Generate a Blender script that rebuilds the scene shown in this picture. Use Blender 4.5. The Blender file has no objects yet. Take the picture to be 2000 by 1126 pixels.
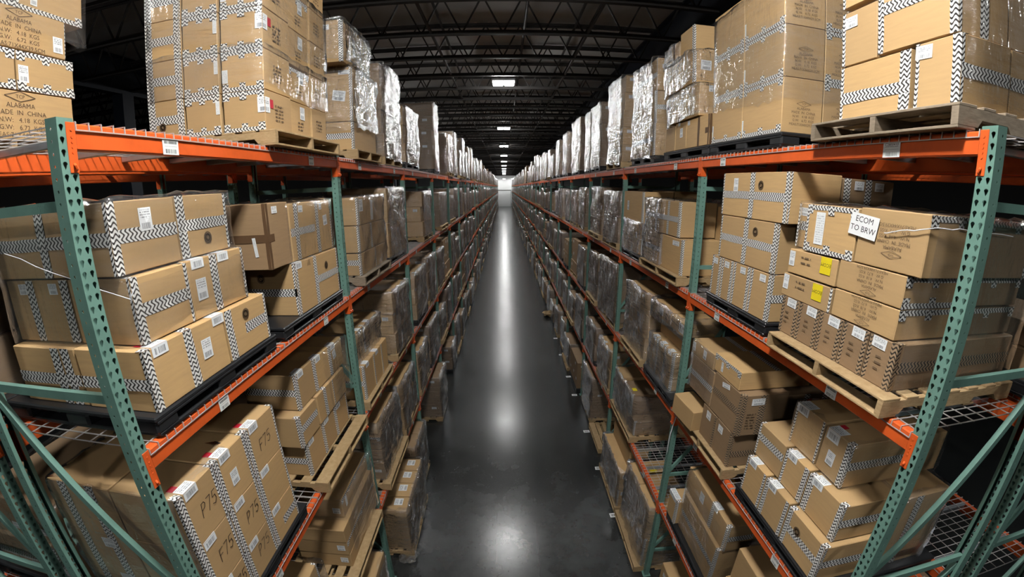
import bpy, math, random
from mathutils import Vector, Matrix

random.seed(7)
SC = bpy.context.scene
COL = SC.collection
PI = math.pi

# ------------------------------------------------------------------ layout
AL, AR = 1.7794, 2.1503          # rack faces, left (-x) and right (+x) of the camera line
PITCH, Y0 = 2.9275, 1.331        # bay pitch and the near side of the first uprights
NB = 40                          # bays
LV = {1: 6.145, 2: 4.616, 3: 3.055, 4: 1.555, 5: 0.0}
DEPTH, GAP = 1.067, 0.203        # rack depth, gap to the rack behind
CZ = 5.79                        # camera height
DECK = 0.010                     # wire deck thickness on top of the crossbars
LEVEL = {1: 'top level', 2: 'upper level', 3: 'middle level', 4: 'lower level', 5: 'floor level'}
SIDE = {'L': 'left rack', 'R': 'right rack'}
ORD = ('first second third fourth fifth sixth seventh eighth ninth tenth eleventh twelfth thirteenth fourteenth '
       'fifteenth sixteenth seventeenth eighteenth nineteenth twentieth').split()
ORD += ['twenty-' + w for w in ORD[:9]] + ['thirtieth'] + ['thirty-' + w for w in ORD[:9]] + ['fortieth', 'forty-first']


def tag(o, label, cat, group=None, kind=None):
    o['label'] = label
    o['category'] = cat
    if group:
        o['group'] = group
    if kind:
        o['kind'] = kind
    return o


def structure(o, label=None, cat=None):
    o['kind'] = 'structure'
    if label:
        o['label'] = label
    if cat:
        o['category'] = cat
    return o


def link(o, parent=None, loc=None):
    COL.objects.link(o)
    if parent is not None:
        o.parent = parent
    if loc is not None:
        o.location = loc
    return o


def empty(name, loc=(0, 0, 0), parent=None):
    o = bpy.data.objects.new(name, None)
    o.empty_display_size = 0.1
    return link(o, parent, loc)


def copy_tree(o, loc=None, parent=None):
    c = o.copy()
    COL.objects.link(c)
    if parent is not None:
        c.parent = parent
    if loc is not None:
        c.location = loc
    for ch in list(o.children):
        copy_tree(ch, None, c)
    return c


# ------------------------------------------------------------------ mesh builder
class MB:
    def __init__(self):
        self.v, self.f, self.uv, self.mi = [], [], [], []

    def quad(self, p, uv=None, mi=0):
        n = len(self.v)
        self.v.extend([tuple(q) for q in p])
        self.f.append(tuple(range(n, n + len(p))))
        self.uv.append(uv if uv else [(0, 0)] * len(p))
        self.mi.append(mi)

    def faces(self, verts, faces, mi=0):
        n = len(self.v)
        self.v.extend([tuple(q) for q in verts])
        for f in faces:
            self.f.append(tuple(i + n for i in f))
            self.uv.append([(0, 0)] * len(f))
            self.mi.append(mi)

    def box(self, x0, x1, y0, y1, z0, z1, mi=0):
        x0, x1 = min(x0, x1), max(x0, x1)
        y0, y1 = min(y0, y1), max(y0, y1)
        z0, z1 = min(z0, z1), max(z0, z1)
        v = [(x0, y0, z0), (x1, y0, z0), (x1, y1, z0), (x0, y1, z0), (x0, y0, z1), (x1, y0, z1), (x1, y1, z1), (x0, y1, z1)]
        self.faces(v, [(0, 3, 2, 1), (4, 5, 6, 7), (0, 1, 5, 4), (1, 2, 6, 5), (2, 3, 7, 6), (3, 0, 4, 7)], mi)

    def cbox(self, x0, x1, y0, y1, z0, z1, c=0.004, mi=0, bulge=0.0):
        """box with chamfered edges, its faces split once and slightly bulged"""
        x0, x1 = min(x0, x1), max(x0, x1)
        y0, y1 = min(y0, y1), max(y0, y1)
        lo, hi = (x0, y0, z0), (x1, y1, z1)
        c = min(c, 0.45 * min(hi[i] - lo[i] for i in range(3)))
        vid, vs, fs = {}, [], []

        def P(a, s, t, corner):
            k = (a, s, corner)
            if k not in vid:
                vid[k] = len(vs)
                vs.append(t)
            return vid[k]
        for a in range(3):
            b, d = (a + 1) % 3, (a + 2) % 3
            for s in (0, 1):
                ids = []
                for cb, cd in ((0, 0), (1, 0), (1, 1), (0, 1)):
                    t = [0, 0, 0]
                    t[a] = hi[a] if s else lo[a]
                    t[b] = hi[b] - c if cb else lo[b] + c
                    t[d] = hi[d] - c if cd else lo[d] + c
                    key = [0, 0, 0]
                    key[a], key[b], key[d] = s, cb, cd
                    ids.append(P(a, s, tuple(t), tuple(key)))
                if not s:
                    ids.reverse()
                if bulge:
                    m = [sum(vs[i][k] for i in ids) / 4 for k in range(3)]
                    m[a] -= (1 if s else -1) * random.uniform(0.1, 1) * bulge
                    mid = len(vs)
                    vs.append(tuple(m))
                    for q in range(4):
                        fs.append((ids[q], ids[(q + 1) % 4], mid))
                else:
                    fs.append(tuple(ids))
        for a in range(3):
            b, d = (a + 1) % 3, (a + 2) % 3
            for sb in (0, 1):
                for sd in (0, 1):
                    k0, k1 = [0, 0, 0], [0, 0, 0]
                    k0[a], k0[b], k0[d] = 0, sb, sd
                    k1[a], k1[b], k1[d] = 1, sb, sd
                    q = [vid[(b, sb, tuple(k0))], vid[(d, sd, tuple(k0))], vid[(d, sd, tuple(k1))], vid[(b, sb, tuple(k1))]]
                    if sb == sd:
                        q.reverse()
                    fs.append(tuple(q))
        for sx in (0, 1):
            for sy in (0, 1):
                for sz in (0, 1):
                    k = (sx, sy, sz)
                    q = [vid[(0, sx, k)], vid[(1, sy, k)], vid[(2, sz, k)]]
                    if (sx + sy + sz) % 2 == 0:
                        q.reverse()
                    fs.append(tuple(q))
        self.faces(vs, fs, mi)

    def bar(self, p, q, w, h, up=(0, 0, 1), mi=0):
        """rectangular bar from p to q"""
        p, q = Vector(p), Vector(q)
        d = (q - p).normalized()
        s = d.cross(Vector(up))
        if s.length < 1e-5:
            s = d.cross(Vector((0, 1, 0)))
        s.normalize()
        u = s.cross(d).normalized()
        vs = []
        for e in (p, q):
            for a, b in ((-1, -1), (1, -1), (1, 1), (-1, 1)):
                vs.append(e + s * (a * w / 2) + u * (b * h / 2))
        self.faces(vs, [(0, 1, 5, 4), (1, 2, 6, 5), (2, 3, 7, 6), (3, 0, 4, 7), (3, 2, 1, 0), (4, 5, 6, 7)], mi)

    def tube(self, pts, r, n=6, mi=0):
        rings = []
        pts = [Vector(p) for p in pts]
        vs, fs = [], []
        for i, p in enumerate(pts):
            d = (pts[min(i + 1, len(pts) - 1)] - pts[max(i - 1, 0)]).normalized()
            a = d.orthogonal().normalized() if i == 0 else (rings[-1] - d * rings[-1].dot(d)).normalized()
            rings.append(a)
            b = d.cross(a)
            for k in range(n):
                t = 2 * PI * k / n
                vs.append(p + (a * math.cos(t) + b * math.sin(t)) * r)
        for i in range(len(pts) - 1):
            for k in range(n):
                a, b = i * n + k, i * n + (k + 1) % n
                fs.append((a, b, b + n, a + n))
        fs.append(tuple(reversed(range(n))))
        fs.append(tuple(range((len(pts) - 1) * n, len(pts) * n)))
        self.faces(vs, fs, mi)

    def mesh(self, name, mats):
        me = bpy.data.meshes.new(name)
        me.from_pydata(self.v, [], self.f)
        if not isinstance(mats, (list, tuple)):
            mats = [mats]
        for m in mats:
            me.materials.append(m)
        if any(u[0] != (0, 0) or len(set(u)) > 1 for u in self.uv):
            lay = me.uv_layers.new(name='UVMap')
            flat = []
            for u in self.uv:
                for a in u:
                    flat.extend(a)
            lay.data.foreach_set('uv', flat)
        if len(mats) > 1:
            me.polygons.foreach_set('material_index', self.mi)
        me.update()
        return me

    def build(self, name, mats, parent=None, loc=None):
        return link(bpy.data.objects.new(name, self.mesh(name, mats)), parent, loc)


def flip(me):
    me.flip_normals()
    return me


# ------------------------------------------------------------------ materials
class NT:
    def __init__(self, name):
        self.m = bpy.data.materials.new(name)
        self.m.use_nodes = True
        self.t = self.m.node_tree
        self.t.nodes.clear()
        self.out = self.t.nodes.new('ShaderNodeOutputMaterial')

    def n(self, typ, **kw):
        nd = self.t.nodes.new('ShaderNode' + typ)
        for k, v in kw.items():
            if k.startswith('i_'):
                key = k[2:].replace('_', ' ')
                self.set(nd.inputs[int(key) if key.isdigit() else key], v)
            else:
                setattr(nd, k, v)
        return nd

    def set(self, sock, v):
        if isinstance(v, bpy.types.NodeSocket):
            self.t.links.new(v, sock)
        elif isinstance(v, bpy.types.Node):
            self.t.links.new(v.outputs[0], sock)
        else:
            if hasattr(sock, 'default_value') and isinstance(v, (tuple, list)) and len(v) == 3 and len(sock.default_value) == 4:
                v = (*v, 1)
            sock.default_value = v

    def math(self, op, a, b=0.0, c=None):
        nd = self.n('Math', operation=op)
        self.set(nd.inputs[0], a)
        self.set(nd.inputs[1], b)
        if c is not None:
            self.set(nd.inputs[2], c)
        return nd.outputs[0]

    def mix(self, fac, a, b):
        nd = self.n('Mix', data_type='RGBA')
        self.set(nd.inputs[0], fac)
        self.set(nd.inputs[6], a)
        self.set(nd.inputs[7], b)
        return nd.outputs[2]

    def ramp(self, v, stops):
        nd = self.n('ValToRGB')
        e = nd.color_ramp.elements
        while len(e) < len(stops):
            e.new(0.5)
        for el, (p, c) in zip(e, stops):
            el.position = p
            el.color = (c, c, c, 1) if not isinstance(c, tuple) else (*c, 1)
        self.set(nd.inputs[0], v)
        return nd.outputs[0]

    def coord(self, kind='Object', scale=(1, 1, 1)):
        c = self.n('TexCoord')
        mp = self.n('Mapping')
        self.set(mp.inputs['Vector'], c.outputs[kind])
        mp.inputs['Scale'].default_value = scale
        return mp.outputs[0]

    def noise(self, vec, scale, detail=3.0, rough=0.5):
        nd = self.n('TexNoise')
        self.set(nd.inputs['Vector'], vec)
        nd.inputs['Scale'].default_value = scale
        nd.inputs['Detail'].default_value = detail
        nd.inputs['Roughness'].default_value = rough
        return nd.outputs['Fac']

    def bump(self, h, strength=0.2, dist=0.01):
        nd = self.n('Bump')
        self.set(nd.inputs['Height'], h)
        nd.inputs['Strength'].default_value = strength
        nd.inputs['Distance'].default_value = dist
        return nd.outputs[0]

    def bsdf(self, color, rough=0.5, metal=0.0, normal=None, spec=0.5, **kw):
        b = self.n('BsdfPrincipled')
        self.set(b.inputs['Base Color'], color)
        self.set(b.inputs['Roughness'], rough)
        self.set(b.inputs['Metallic'], metal)
        b.inputs['Specular IOR Level'].default_value = spec
        if normal is not None:
            self.set(b.inputs['Normal'], normal)
        for k, v in kw.items():
            self.set(b.inputs[k.replace('_', ' ')], v)
        return b

    def done(self, sh):
        self.t.links.new(sh if isinstance(sh, bpy.types.NodeSocket) else sh.outputs[0], self.out.inputs[0])
        return self.m


def mat_paint(name, col, rough=0.4, metal=0.0, wear=0.15):
    t = NT(name)
    v = t.coord('Object')
    n = t.noise(v, 6, 5, 0.6)
    n2 = t.noise(v, 60, 2)
    dark = tuple(c * 0.72 for c in col)
    c = t.mix(t.math('MULTIPLY', t.ramp(n, [(0.45, 0.0), (0.7, 1.0)]), wear * 4), col, dark)
    r = t.math('ADD', rough - 0.06, t.math('MULTIPLY', n2, 0.16))
    return t.done(t.bsdf(c, r, metal, t.bump(n2, 0.04, 0.002)))


def mat_cardboard(name, col, spread=0.18):
    t = NT(name)
    v = t.coord('Object')
    info = t.n('ObjectInfo')
    rnd = info.outputs['Random']
    streak = t.noise(t.coord('Object', (2.5, 2.5, 26)), 2.0, 4, 0.6)
    blot = t.noise(v, 3.0, 4, 0.55)
    flute = t.n('TexWave', wave_type='BANDS', bands_direction='Z')
    t.set(flute.inputs['Vector'], v)
    flute.inputs['Scale'].default_value = 42
    a = tuple(c * (1 - spread) for c in col)
    b = (col[0] * 1.12, col[1] * 1.10, col[2] * 1.02)
    base = t.mix(rnd, a, b)
    base = t.mix(t.ramp(streak, [(0.35, 0.0), (0.75, 0.35)]), base, tuple(c * 0.72 for c in col))
    base = t.mix(t.ramp(blot, [(0.5, 0.0), (0.8, 0.3)]), base, (col[0] * 1.1, col[1] * 1.05, col[2] * 0.9))
    h = t.math('ADD', t.math('MULTIPLY', flute.outputs['Fac'], 0.35), t.noise(v, 12, 3))
    return t.done(t.bsdf(base, 0.62, 0.0, t.bump(h, 0.12, 0.004), 0.35))


def mat_zigzag(name, white, black, rough=0.28):
    t = NT(name)
    uv = t.n('UVMap')
    sep = t.n('SeparateXYZ')
    t.set(sep.inputs[0], uv.outputs[0])
    u, v = sep.outputs[0], sep.outputs[1]
    w = t.math('SINE', t.math('MULTIPLY', u, 2 * PI * 1.75))
    x = t.math('ADD', t.math('MULTIPLY', v, 2.45), t.math('MULTIPLY', w, 0.31))
    fr = t.math('FRACT', t.math('ADD', x, 100.0))
    tri = t.math('ABSOLUTE', t.math('SUBTRACT', fr, 0.5))
    k = t.ramp(tri, [(0.19, 0.0), (0.235, 1.0)])
    c = t.mix(k, black, white)
    n = t.noise(t.coord('Object'), 25, 3)
    c = t.mix(t.math('MULTIPLY', n, 0.18), c, (0.3, 0.26, 0.22))
    return t.done(t.bsdf(c, rough, 0.0, t.bump(n, 0.15, 0.004), 0.5))


def mat_print(name, paper, ink, rows=9.0, dens=0.47, bar=True):
    """paper with rows of small print and a bar code"""
    t = NT(name)
    uv = t.n('UVMap')
    sep = t.n('SeparateXYZ')
    t.set(sep.inputs[0], uv.outputs[0])
    u, v = sep.outputs[0], sep.outputs[1]
    row = t.math('FLOOR', t.math('MULTIPLY', v, rows))
    fr = t.math('FRACT', t.math('MULTIPLY', v, rows))
    info = t.n('ObjectInfo')
    vec = t.n('CombineXYZ')
    t.set(vec.inputs[0], t.math('MULTIPLY', u, 26.0))
    t.set(vec.inputs[1], t.math('MULTIPLY', row, 3.7))
    t.set(vec.inputs[2], t.math('MULTIPLY', info.outputs['Random'], 50.0))
    txt = t.math('GREATER_THAN', t.noise(vec.outputs[0], 1.0, 2), dens)
    txt = t.math('MULTIPLY', txt, t.math('LESS_THAN', fr, 0.55))
    vec2 = t.n('CombineXYZ')
    t.set(vec2.inputs[0], t.math('MULTIPLY', u, 60.0))
    t.set(vec2.inputs[2], t.math('MULTIPLY', info.outputs['Random'], 50.0))
    bars = t.math('GREATER_THAN', t.noise(vec2.outputs[0], 1.0, 0), 0.47)

    def band(s, a, b):
        return t.math('MULTIPLY', t.math('GREATER_THAN', s, a), t.math('LESS_THAN', s, b))
    inside = band(u, 0.1, 0.9)
    if bar:
        k = t.math('ADD', t.math('MULTIPLY', bars, t.math('MULTIPLY', band(v, 0.08, 0.34), band(u, 0.16, 0.84))),
                   t.math('MULTIPLY', txt, t.math('MULTIPLY', inside, band(v, 0.5, 0.92))))
    else:
        k = t.math('MULTIPLY', txt, t.math('MULTIPLY', inside, band(v, 0.06, 0.94)))
    c = t.mix(t.math('MULTIPLY', k, 0.75), paper, ink)
    return t.done(t.bsdf(c, 0.45, 0.0, None, 0.4))


def mat_wood(name, a, b):
    t = NT(name)
    info = t.n('ObjectInfo')
    v = t.coord('Object', (3, 3, 14))
    n = t.noise(v, 6, 6, 0.65)
    n2 = t.noise(t.coord('Object'), 4, 3)
    c = t.mix(t.ramp(n, [(0.35, 0.0), (0.68, 1.0)]), a, b)
    c = t.mix(t.math('MULTIPLY', n2, 0.5), c, tuple(x * 0.6 for x in b))
    c = t.mix(t.math('MULTIPLY', info.outputs['Random'], 0.35), c, tuple(x * 0.7 for x in b))
    return t.done(t.bsdf(c, 0.72, 0.0, t.bump(n, 0.25, 0.004), 0.3))


def mat_plain(name, col, rough=0.5, metal=0.0, spec=0.5, bump=0.0):
    t = NT(name)
    n = t.noise(t.coord('Object'), 18, 3)
    c = t.mix(t.math('MULTIPLY', n, 0.35), col, tuple(x * 0.65 for x in col))
    return t.done(t.bsdf(c, rough, metal, t.bump(n, bump, 0.004) if bump else None, spec))


def mat_film(name, haze=0.08, gain=1.7, rough=0.10, crease=0.5, broad=0.3):
    """clear stretch film: see-through, mirror-like in creases"""
    t = NT(name)
    v = t.coord('Object', (1.0, 1.0, 5.0))
    v2 = t.coord('Object', (3.0, 3.0, 1.1))
    info = t.n('ObjectInfo')
    off = t.n('VectorMath', operation='ADD')
    t.set(off.inputs[0], v)
    comb = t.n('CombineXYZ')
    t.set(comb.inputs[0], t.math('MULTIPLY', info.outputs['Random'], 37.0))
    t.set(off.inputs[1], comb.outputs[0])
    n1 = t.noise(off.outputs[0], 4.0, 5, 0.6)
    n2 = t.noise(v2, 6.0, 4, 0.6)
    rid = t.math('ABSOLUTE', t.math('SUBTRACT', t.noise(off.outputs[0], 2.2, 4, 0.55), 0.5))
    rid2 = t.math('ABSOLUTE', t.math('SUBTRACT', t.noise(v2, 3.0, 3, 0.5), 0.5))
    h = t.math('ADD', t.math('MULTIPLY', n1, 0.5), t.math('MULTIPLY', n2, 0.5))
    h = t.math('SUBTRACT', h, t.math('MULTIPLY', t.math('ADD', rid, rid2), 1.1))
    nrm = t.bump(h, crease, 0.05 if haze < .04 else 0.08)
    geo = t.n('NewGeometry')
    dot = t.n('VectorMath', operation='DOT_PRODUCT')
    t.set(dot.inputs[0], geo.outputs['Incoming'])
    t.set(dot.inputs[1], nrm)
    cosv = t.math('ABSOLUTE', dot.outputs['Value'])
    k = t.math('SUBTRACT', 1.0, cosv)
    fr = t.math('ADD', 0.045, t.math('MULTIPLY', t.math('POWER', k, 4.0), 0.85))
    gl = t.n('BsdfGlossy')
    gl.inputs['Color'].default_value = (1, 1, 1, 1)
    gl.inputs['Roughness'].default_value = rough
    t.set(gl.inputs['Normal'], nrm)
    gb = t.n('BsdfGlossy')
    gb.inputs['Color'].default_value = (1, 1, 1, 1)
    gb.inputs['Roughness'].default_value = 0.32
    t.set(gb.inputs['Normal'], nrm)
    gm = t.n('MixShader')
    gm.inputs[0].default_value = broad
    t.set(gm.inputs[1], gl)
    t.set(gm.inputs[2], gb)
    tr = t.n('BsdfTransparent')
    tr.inputs['Color'].default_value = (0.97, 0.97, 0.97, 1)
    df = t.n('BsdfDiffuse')
    df.inputs['Color'].default_value = (0.75, 0.77, 0.8, 1)
    m1 = t.n('MixShader')
    t.set(m1.inputs[0], t.math('MULTIPLY', t.math('MULTIPLY', t.ramp(n1, [(0.35, 0.2), (0.7, 1.0)]), haze * 1.6), t.math('ADD', 0.3, t.math('MULTIPLY', info.outputs['Random'], 1.6))))
    t.set(m1.inputs[1], tr)
    t.set(m1.inputs[2], df)
    m2 = t.n('MixShader')
    f = t.n('Math', operation='MULTIPLY', use_clamp=True)
    t.set(f.inputs[0], fr)
    f.inputs[1].default_value = gain
    t.set(m2.inputs[0], f.outputs[0])
    t.set(m2.inputs[1], m1.outputs[0])
    t.set(m2.inputs[2], gm)
    return t.done(m2)


def mat_floor():
    t = NT('polished_concrete')
    v = t.coord('Object')
    big = t.noise(v, 0.35, 5, 0.6)
    mid = t.noise(v, 2.2, 6, 0.65)
    fine = t.noise(v, 30, 4, 0.6)
    scratch = t.noise(t.coord('Object', (9, 1.0, 1)), 4.0, 5, 0.7)
    c = t.mix(t.ramp(mid, [(0.35, 0.0), (0.7, 1.0)]), (0.013, 0.0145, 0.0145), (0.032, 0.034, 0.033))
    c = t.mix(t.ramp(big, [(0.4, 0.0), (0.65, 0.6)]), c, (0.02, 0.023, 0.024))
    c = t.mix(t.ramp(fine, [(0.6, 0.0), (0.75, 0.4)]), c, (0.045, 0.045, 0.043))
    sep = t.n('SeparateXYZ')
    t.set(sep.inputs[0], v)
    wob = t.math('MULTIPLY', t.math('SUBTRACT', t.noise(v, 3, 2), 0.5), 0.05)
    x = t.math('ADD', sep.outputs[0], wob)

    def line(at, w):
        return t.math('LESS_THAN', t.math('ABSOLUTE', t.math('SUBTRACT', x, at)), w)
    crack = t.math('MAXIMUM', line(-0.19, 0.008), line(0.51, 0.008))
    c = t.mix(t.math('MULTIPLY', crack, 0.8), c, (0.008, 0.008, 0.008))
    r = t.math('ADD', 0.14, t.math('MULTIPLY', mid, 0.14))
    r = t.math('ADD', r, t.math('MULTIPLY', scratch, 0.06))
    h = t.math('ADD', t.math('MULTIPLY', fine, 0.04), t.math('MULTIPLY', t.noise(v, 1.3, 3), 1.0))
    return t.done(t.bsdf(c, r, 0.0, t.bump(h, 0.015, 0.01), 0.65))


def mat_emit(name, col, strength):
    t = NT(name)
    e = t.n('Emission')
    e.inputs['Color'].default_value = (*col, 1)
    e.inputs['Strength'].default_value = strength
    return t.done(e)


M = dict(
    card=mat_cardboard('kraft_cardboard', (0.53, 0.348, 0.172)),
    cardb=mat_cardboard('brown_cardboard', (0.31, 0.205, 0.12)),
    zig=mat_zigzag('zigzag_tape_white', (0.80, 0.80, 0.78), (0.012, 0.012, 0.014)),
    zigk=mat_zigzag('zigzag_tape_clear', (0.36, 0.25, 0.15), (0.012, 0.011, 0.010)),
    brown=mat_plain('brown_packing_tape', (0.13, 0.075, 0.04), 0.25),
    ship=mat_print('printed_label', (0.80, 0.82, 0.83), (0.10, 0.11, 0.13)),
    sheet=mat_print('printed_sheet', (0.78, 0.80, 0.80), (0.25, 0.27, 0.3), 14.0, 0.52, False),
    locl=mat_print('location_card', (0.74, 0.76, 0.74), (0.03, 0.035, 0.035), 3.0, 0.38),
    white=mat_plain('white_paper', (0.86, 0.87, 0.87), 0.5),
    red=mat_plain('red_paper', (0.55, 0.02, 0.04), 0.5),
    yellow=mat_plain('yellow_paper', (0.86, 0.68, 0.02), 0.5),
    ink=mat_plain('black_ink', (0.02, 0.018, 0.018), 0.6),
    inkb=mat_plain('stamp_ink', (0.17, 0.11, 0.062), 0.7),
    marker=mat_plain('marker_ink', (0.07, 0.045, 0.03), 0.6),
    green=mat_paint('green_enamel', (0.14, 0.265, 0.22), 0.36),
    orange=mat_paint('orange_enamel', (0.70, 0.11, 0.02), 0.38),
    wire=mat_plain('coated_wire', (0.62, 0.58, 0.57), 0.35, 0.35),
    galv=mat_plain('galvanised_steel', (0.42, 0.45, 0.48), 0.35, 0.75, bump=0.05),
    wood=mat_wood('pallet_pine', (0.56, 0.40, 0.22), (0.38, 0.25, 0.12)),
    oldw=mat_wood('weathered_pine', (0.36, 0.29, 0.21), (0.22, 0.17, 0.12)),
    plas=mat_plain('black_plastic', (0.018, 0.019, 0.021), 0.34, bump=0.05),
    film=mat_film('stretch_film', 0.03, 1.5, 0.07, 0.28, 0.10),
    filmf=mat_film('stretch_film_dull', 0.035, 3.2, 0.11, 1.0, 0.25),
    haze=mat_plain('white_film', (0.75, 0.76, 0.78), 0.2),
    floor=mat_floor(),
    deck=mat_plain('roof_deck', (0.74, 0.74, 0.73), 0.8),
    steel=mat_plain('dark_roof_steel', (0.05, 0.045, 0.042), 0.6),
    navy=mat_plain('navy_paint', (0.010, 0.014, 0.024), 0.6),
    wall=mat_plain('wall_paint', (0.055, 0.055, 0.055), 0.8),
    wallw=mat_plain('white_wall_paint', (0.78, 0.80, 0.80), 0.7),
    lamp=mat_emit('lamp_glow', (1.0, 1.0, 0.985), 95.0),
    lampx=mat_emit('cross_aisle_lamp_glow', (1.0, 0.99, 0.96), 230.0),
    lampd=mat_emit('far_wall_fill_glow', (1.0, 0.99, 0.97), 55.0),
    house=mat_plain('lamp_housing', (0.5, 0.5, 0.5), 0.4, 0.6),
)

# ------------------------------------------------------------------ camera (wide drone lens with barrel distortion)
cam_d = bpy.data.cameras.new('camera')
cam = link(bpy.data.objects.new('camera', cam_d))
cam_d.type = 'PANO'
cam_d.panorama_type = 'FISHEYE_LENS_POLYNOMIAL'
cam_d.sensor_width = 36.0
cam_d.sensor_fit = 'HORIZONTAL'
cam_d.fisheye_fov = math.radians(175)
cam_d.fisheye_polynomial_k0 = 0.0
cam_d.fisheye_polynomial_k1 = -0.07169839566
cam_d.fisheye_polynomial_k2 = 0.000130295051
cam_d.fisheye_polynomial_k3 = 5.03049691e-05
cam_d.fisheye_polynomial_k4 = -1.05064095e-06
cam_d.clip_end = 400
pit, yaw, rol = 0.2514697, 0.0183542, 0.0036302
cy, sy, cp, sp = math.cos(yaw), math.sin(yaw), math.cos(pit), math.sin(pit)
fwd = Vector((sy * cp, cy * cp, -sp))
upv = Vector((sy * sp, cy * sp, cp))
rgt = Vector((cy, -sy, 0))
cr, sr = math.cos(rol), math.sin(rol)
r2, u2 = rgt * cr - upv * sr, rgt * sr + upv * cr
cam.matrix_world = Matrix(((r2.x, u2.x, -fwd.x, 0), (r2.y, u2.y, -fwd.y, 0), (r2.z, u2.z, -fwd.z, CZ), (0, 0, 0, 1)))
SC.camera = cam


def sgn(side):
    return -1.0 if side == 'L' else 1.0


def XW(side, w):
    """world x of a point w metres behind the rack face"""
    return -(AL + w) if side == 'L' else AR + w


# ------------------------------------------------------------------ text
_txt = {}


def text_polys(body, size, lead=1.25, align='LEFT', sx=1.0):
    """flat lettering as (verts2d, faces)"""
    k = (body, size, lead, align, sx)
    if k not in _txt:
        cu = bpy.data.curves.new('lettering', 'FONT')
        cu.body = body
        cu.size = size
        cu.space_line = lead
        cu.align_x = align
        cu.resolution_u = 2
        ob = bpy.data.objects.new('lettering', cu)
        COL.objects.link(ob)
        dg = bpy.context.evaluated_depsgraph_get()
        dg.update()
        me = bpy.data.meshes.new_from_object(ob.evaluated_get(dg))
        vs = [(v.co.x * sx, v.co.y) for v in me.vertices]
        fs = [tuple(p.vertices) for p in me.polygons]
        bpy.data.objects.remove(ob)
        bpy.data.curves.remove(cu)
        bpy.data.meshes.remove(me)
        _txt[k] = (vs, fs)
    return _txt[k]


HAND = {'P': [[(0, 0), (.05, 1)], [(.05, 1), (.35, 1.02), (.5, .85), (.4, .62), (.05, .5)]],
        '7': [[(0, 1), (.5, 1.02), (.15, 0)]], 'F': [[(.05, 0), (.0, 1), (.5, 1.02)], [(.0, .55), (.4, .57)]],
        '5': [[(.5, 1), (.1, .98), (.05, .55), (.4, .6), (.52, .3), (.3, 0), (0, .1)]],
        '/': [[(0, 0), (.4, 1)]]}

# ------------------------------------------------------------------ cartons
CARTONS = []      # (distance, builder args) decided later
TW = 0.068


class Face:
    """a face of a carton: origin lower-left corner seen from outside, right / up / out vectors"""

    def __init__(self, o, r, u, n, W, H):
        self.o, self.r, self.u, self.n, self.W, self.H = Vector(o), Vector(r), Vector(u), Vector(n), W, H

    def p(self, a, b, off=0.0):
        return self.o + self.r * a + self.u * b + self.n * off


def carton_faces(side, dy, dw, dz):
    """faces of a carton whose local origin is the middle of its base"""
    s = sgn(side)
    hx, hy = dw / 2, dy / 2
    fx = -s * hx           # aisle face x
    F = {}
    if side == 'L':
        F['f'] = Face((fx, -hy, 0), (0, 1, 0), (0, 0, 1), (1, 0, 0), dy, dz)
        F['t'] = Face((fx, -hy, dz), (0, 1, 0), (-1, 0, 0), (0, 0, 1), dy, dw)
    else:
        F['f'] = Face((fx, hy, 0), (0, -1, 0), (0, 0, 1), (-1, 0, 0), dy, dz)
        F['t'] = Face((fx, hy, dz), (0, -1, 0), (1, 0, 0), (0, 0, 1), dy, dw)
    F['s'] = Face((-hx, -hy, 0), (1, 0, 0), (0, 0, 1), (0, -1, 0), dw, dz)
    return F


def A(side, face, F, d):
    """distance d from the near/front corner -> coordinate a along the face's right vector"""
    W = F[face].W
    if face in 'ft':
        return d if side == 'L' else W - d
    return W - d if side == 'L' else d


_sid = [0]


def strip(mb, fc, a0, a1, b0, b1, along, u0=0.0, v0=None, off=0.0010, jit=0.0025):
    """tape strip on a face: rectangle a0..a1 x b0..b1; along='u' (runs up) or 'r' (runs along)"""
    if v0 is None:
        v0 = random.random()
    _sid[0] += 1
    off += (_sid[0] % 7) * 0.00022
    if along == 'u':
        L, w = b1 - b0, a1 - a0
    else:
        L, w = a1 - a0, b1 - b0
    n = max(1, int(L / 0.09))
    prev = None
    for i in range(n + 1):
        t = i / n
        e0, e1 = random.uniform(-jit, jit), random.uniform(-jit, jit)
        if along == 'u':
            p, q = fc.p(a0 + e0, b0 + t * L, off), fc.p(a1 + e1, b0 + t * L, off)
        else:
            q, p = fc.p(a0 + t * L, b0 + e0, off), fc.p(a0 + t * L, b1 + e1, off)
        vv = v0 + t * L / TW
        if prev:
            pp, pq, pv = prev
            u1 = u0 + w / TW
            mb.quad([pp, pq, q, p], [(u0, pv), (u1, pv), (u1, vv), (u0, vv)])
        prev = (p, q, vv)


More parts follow.
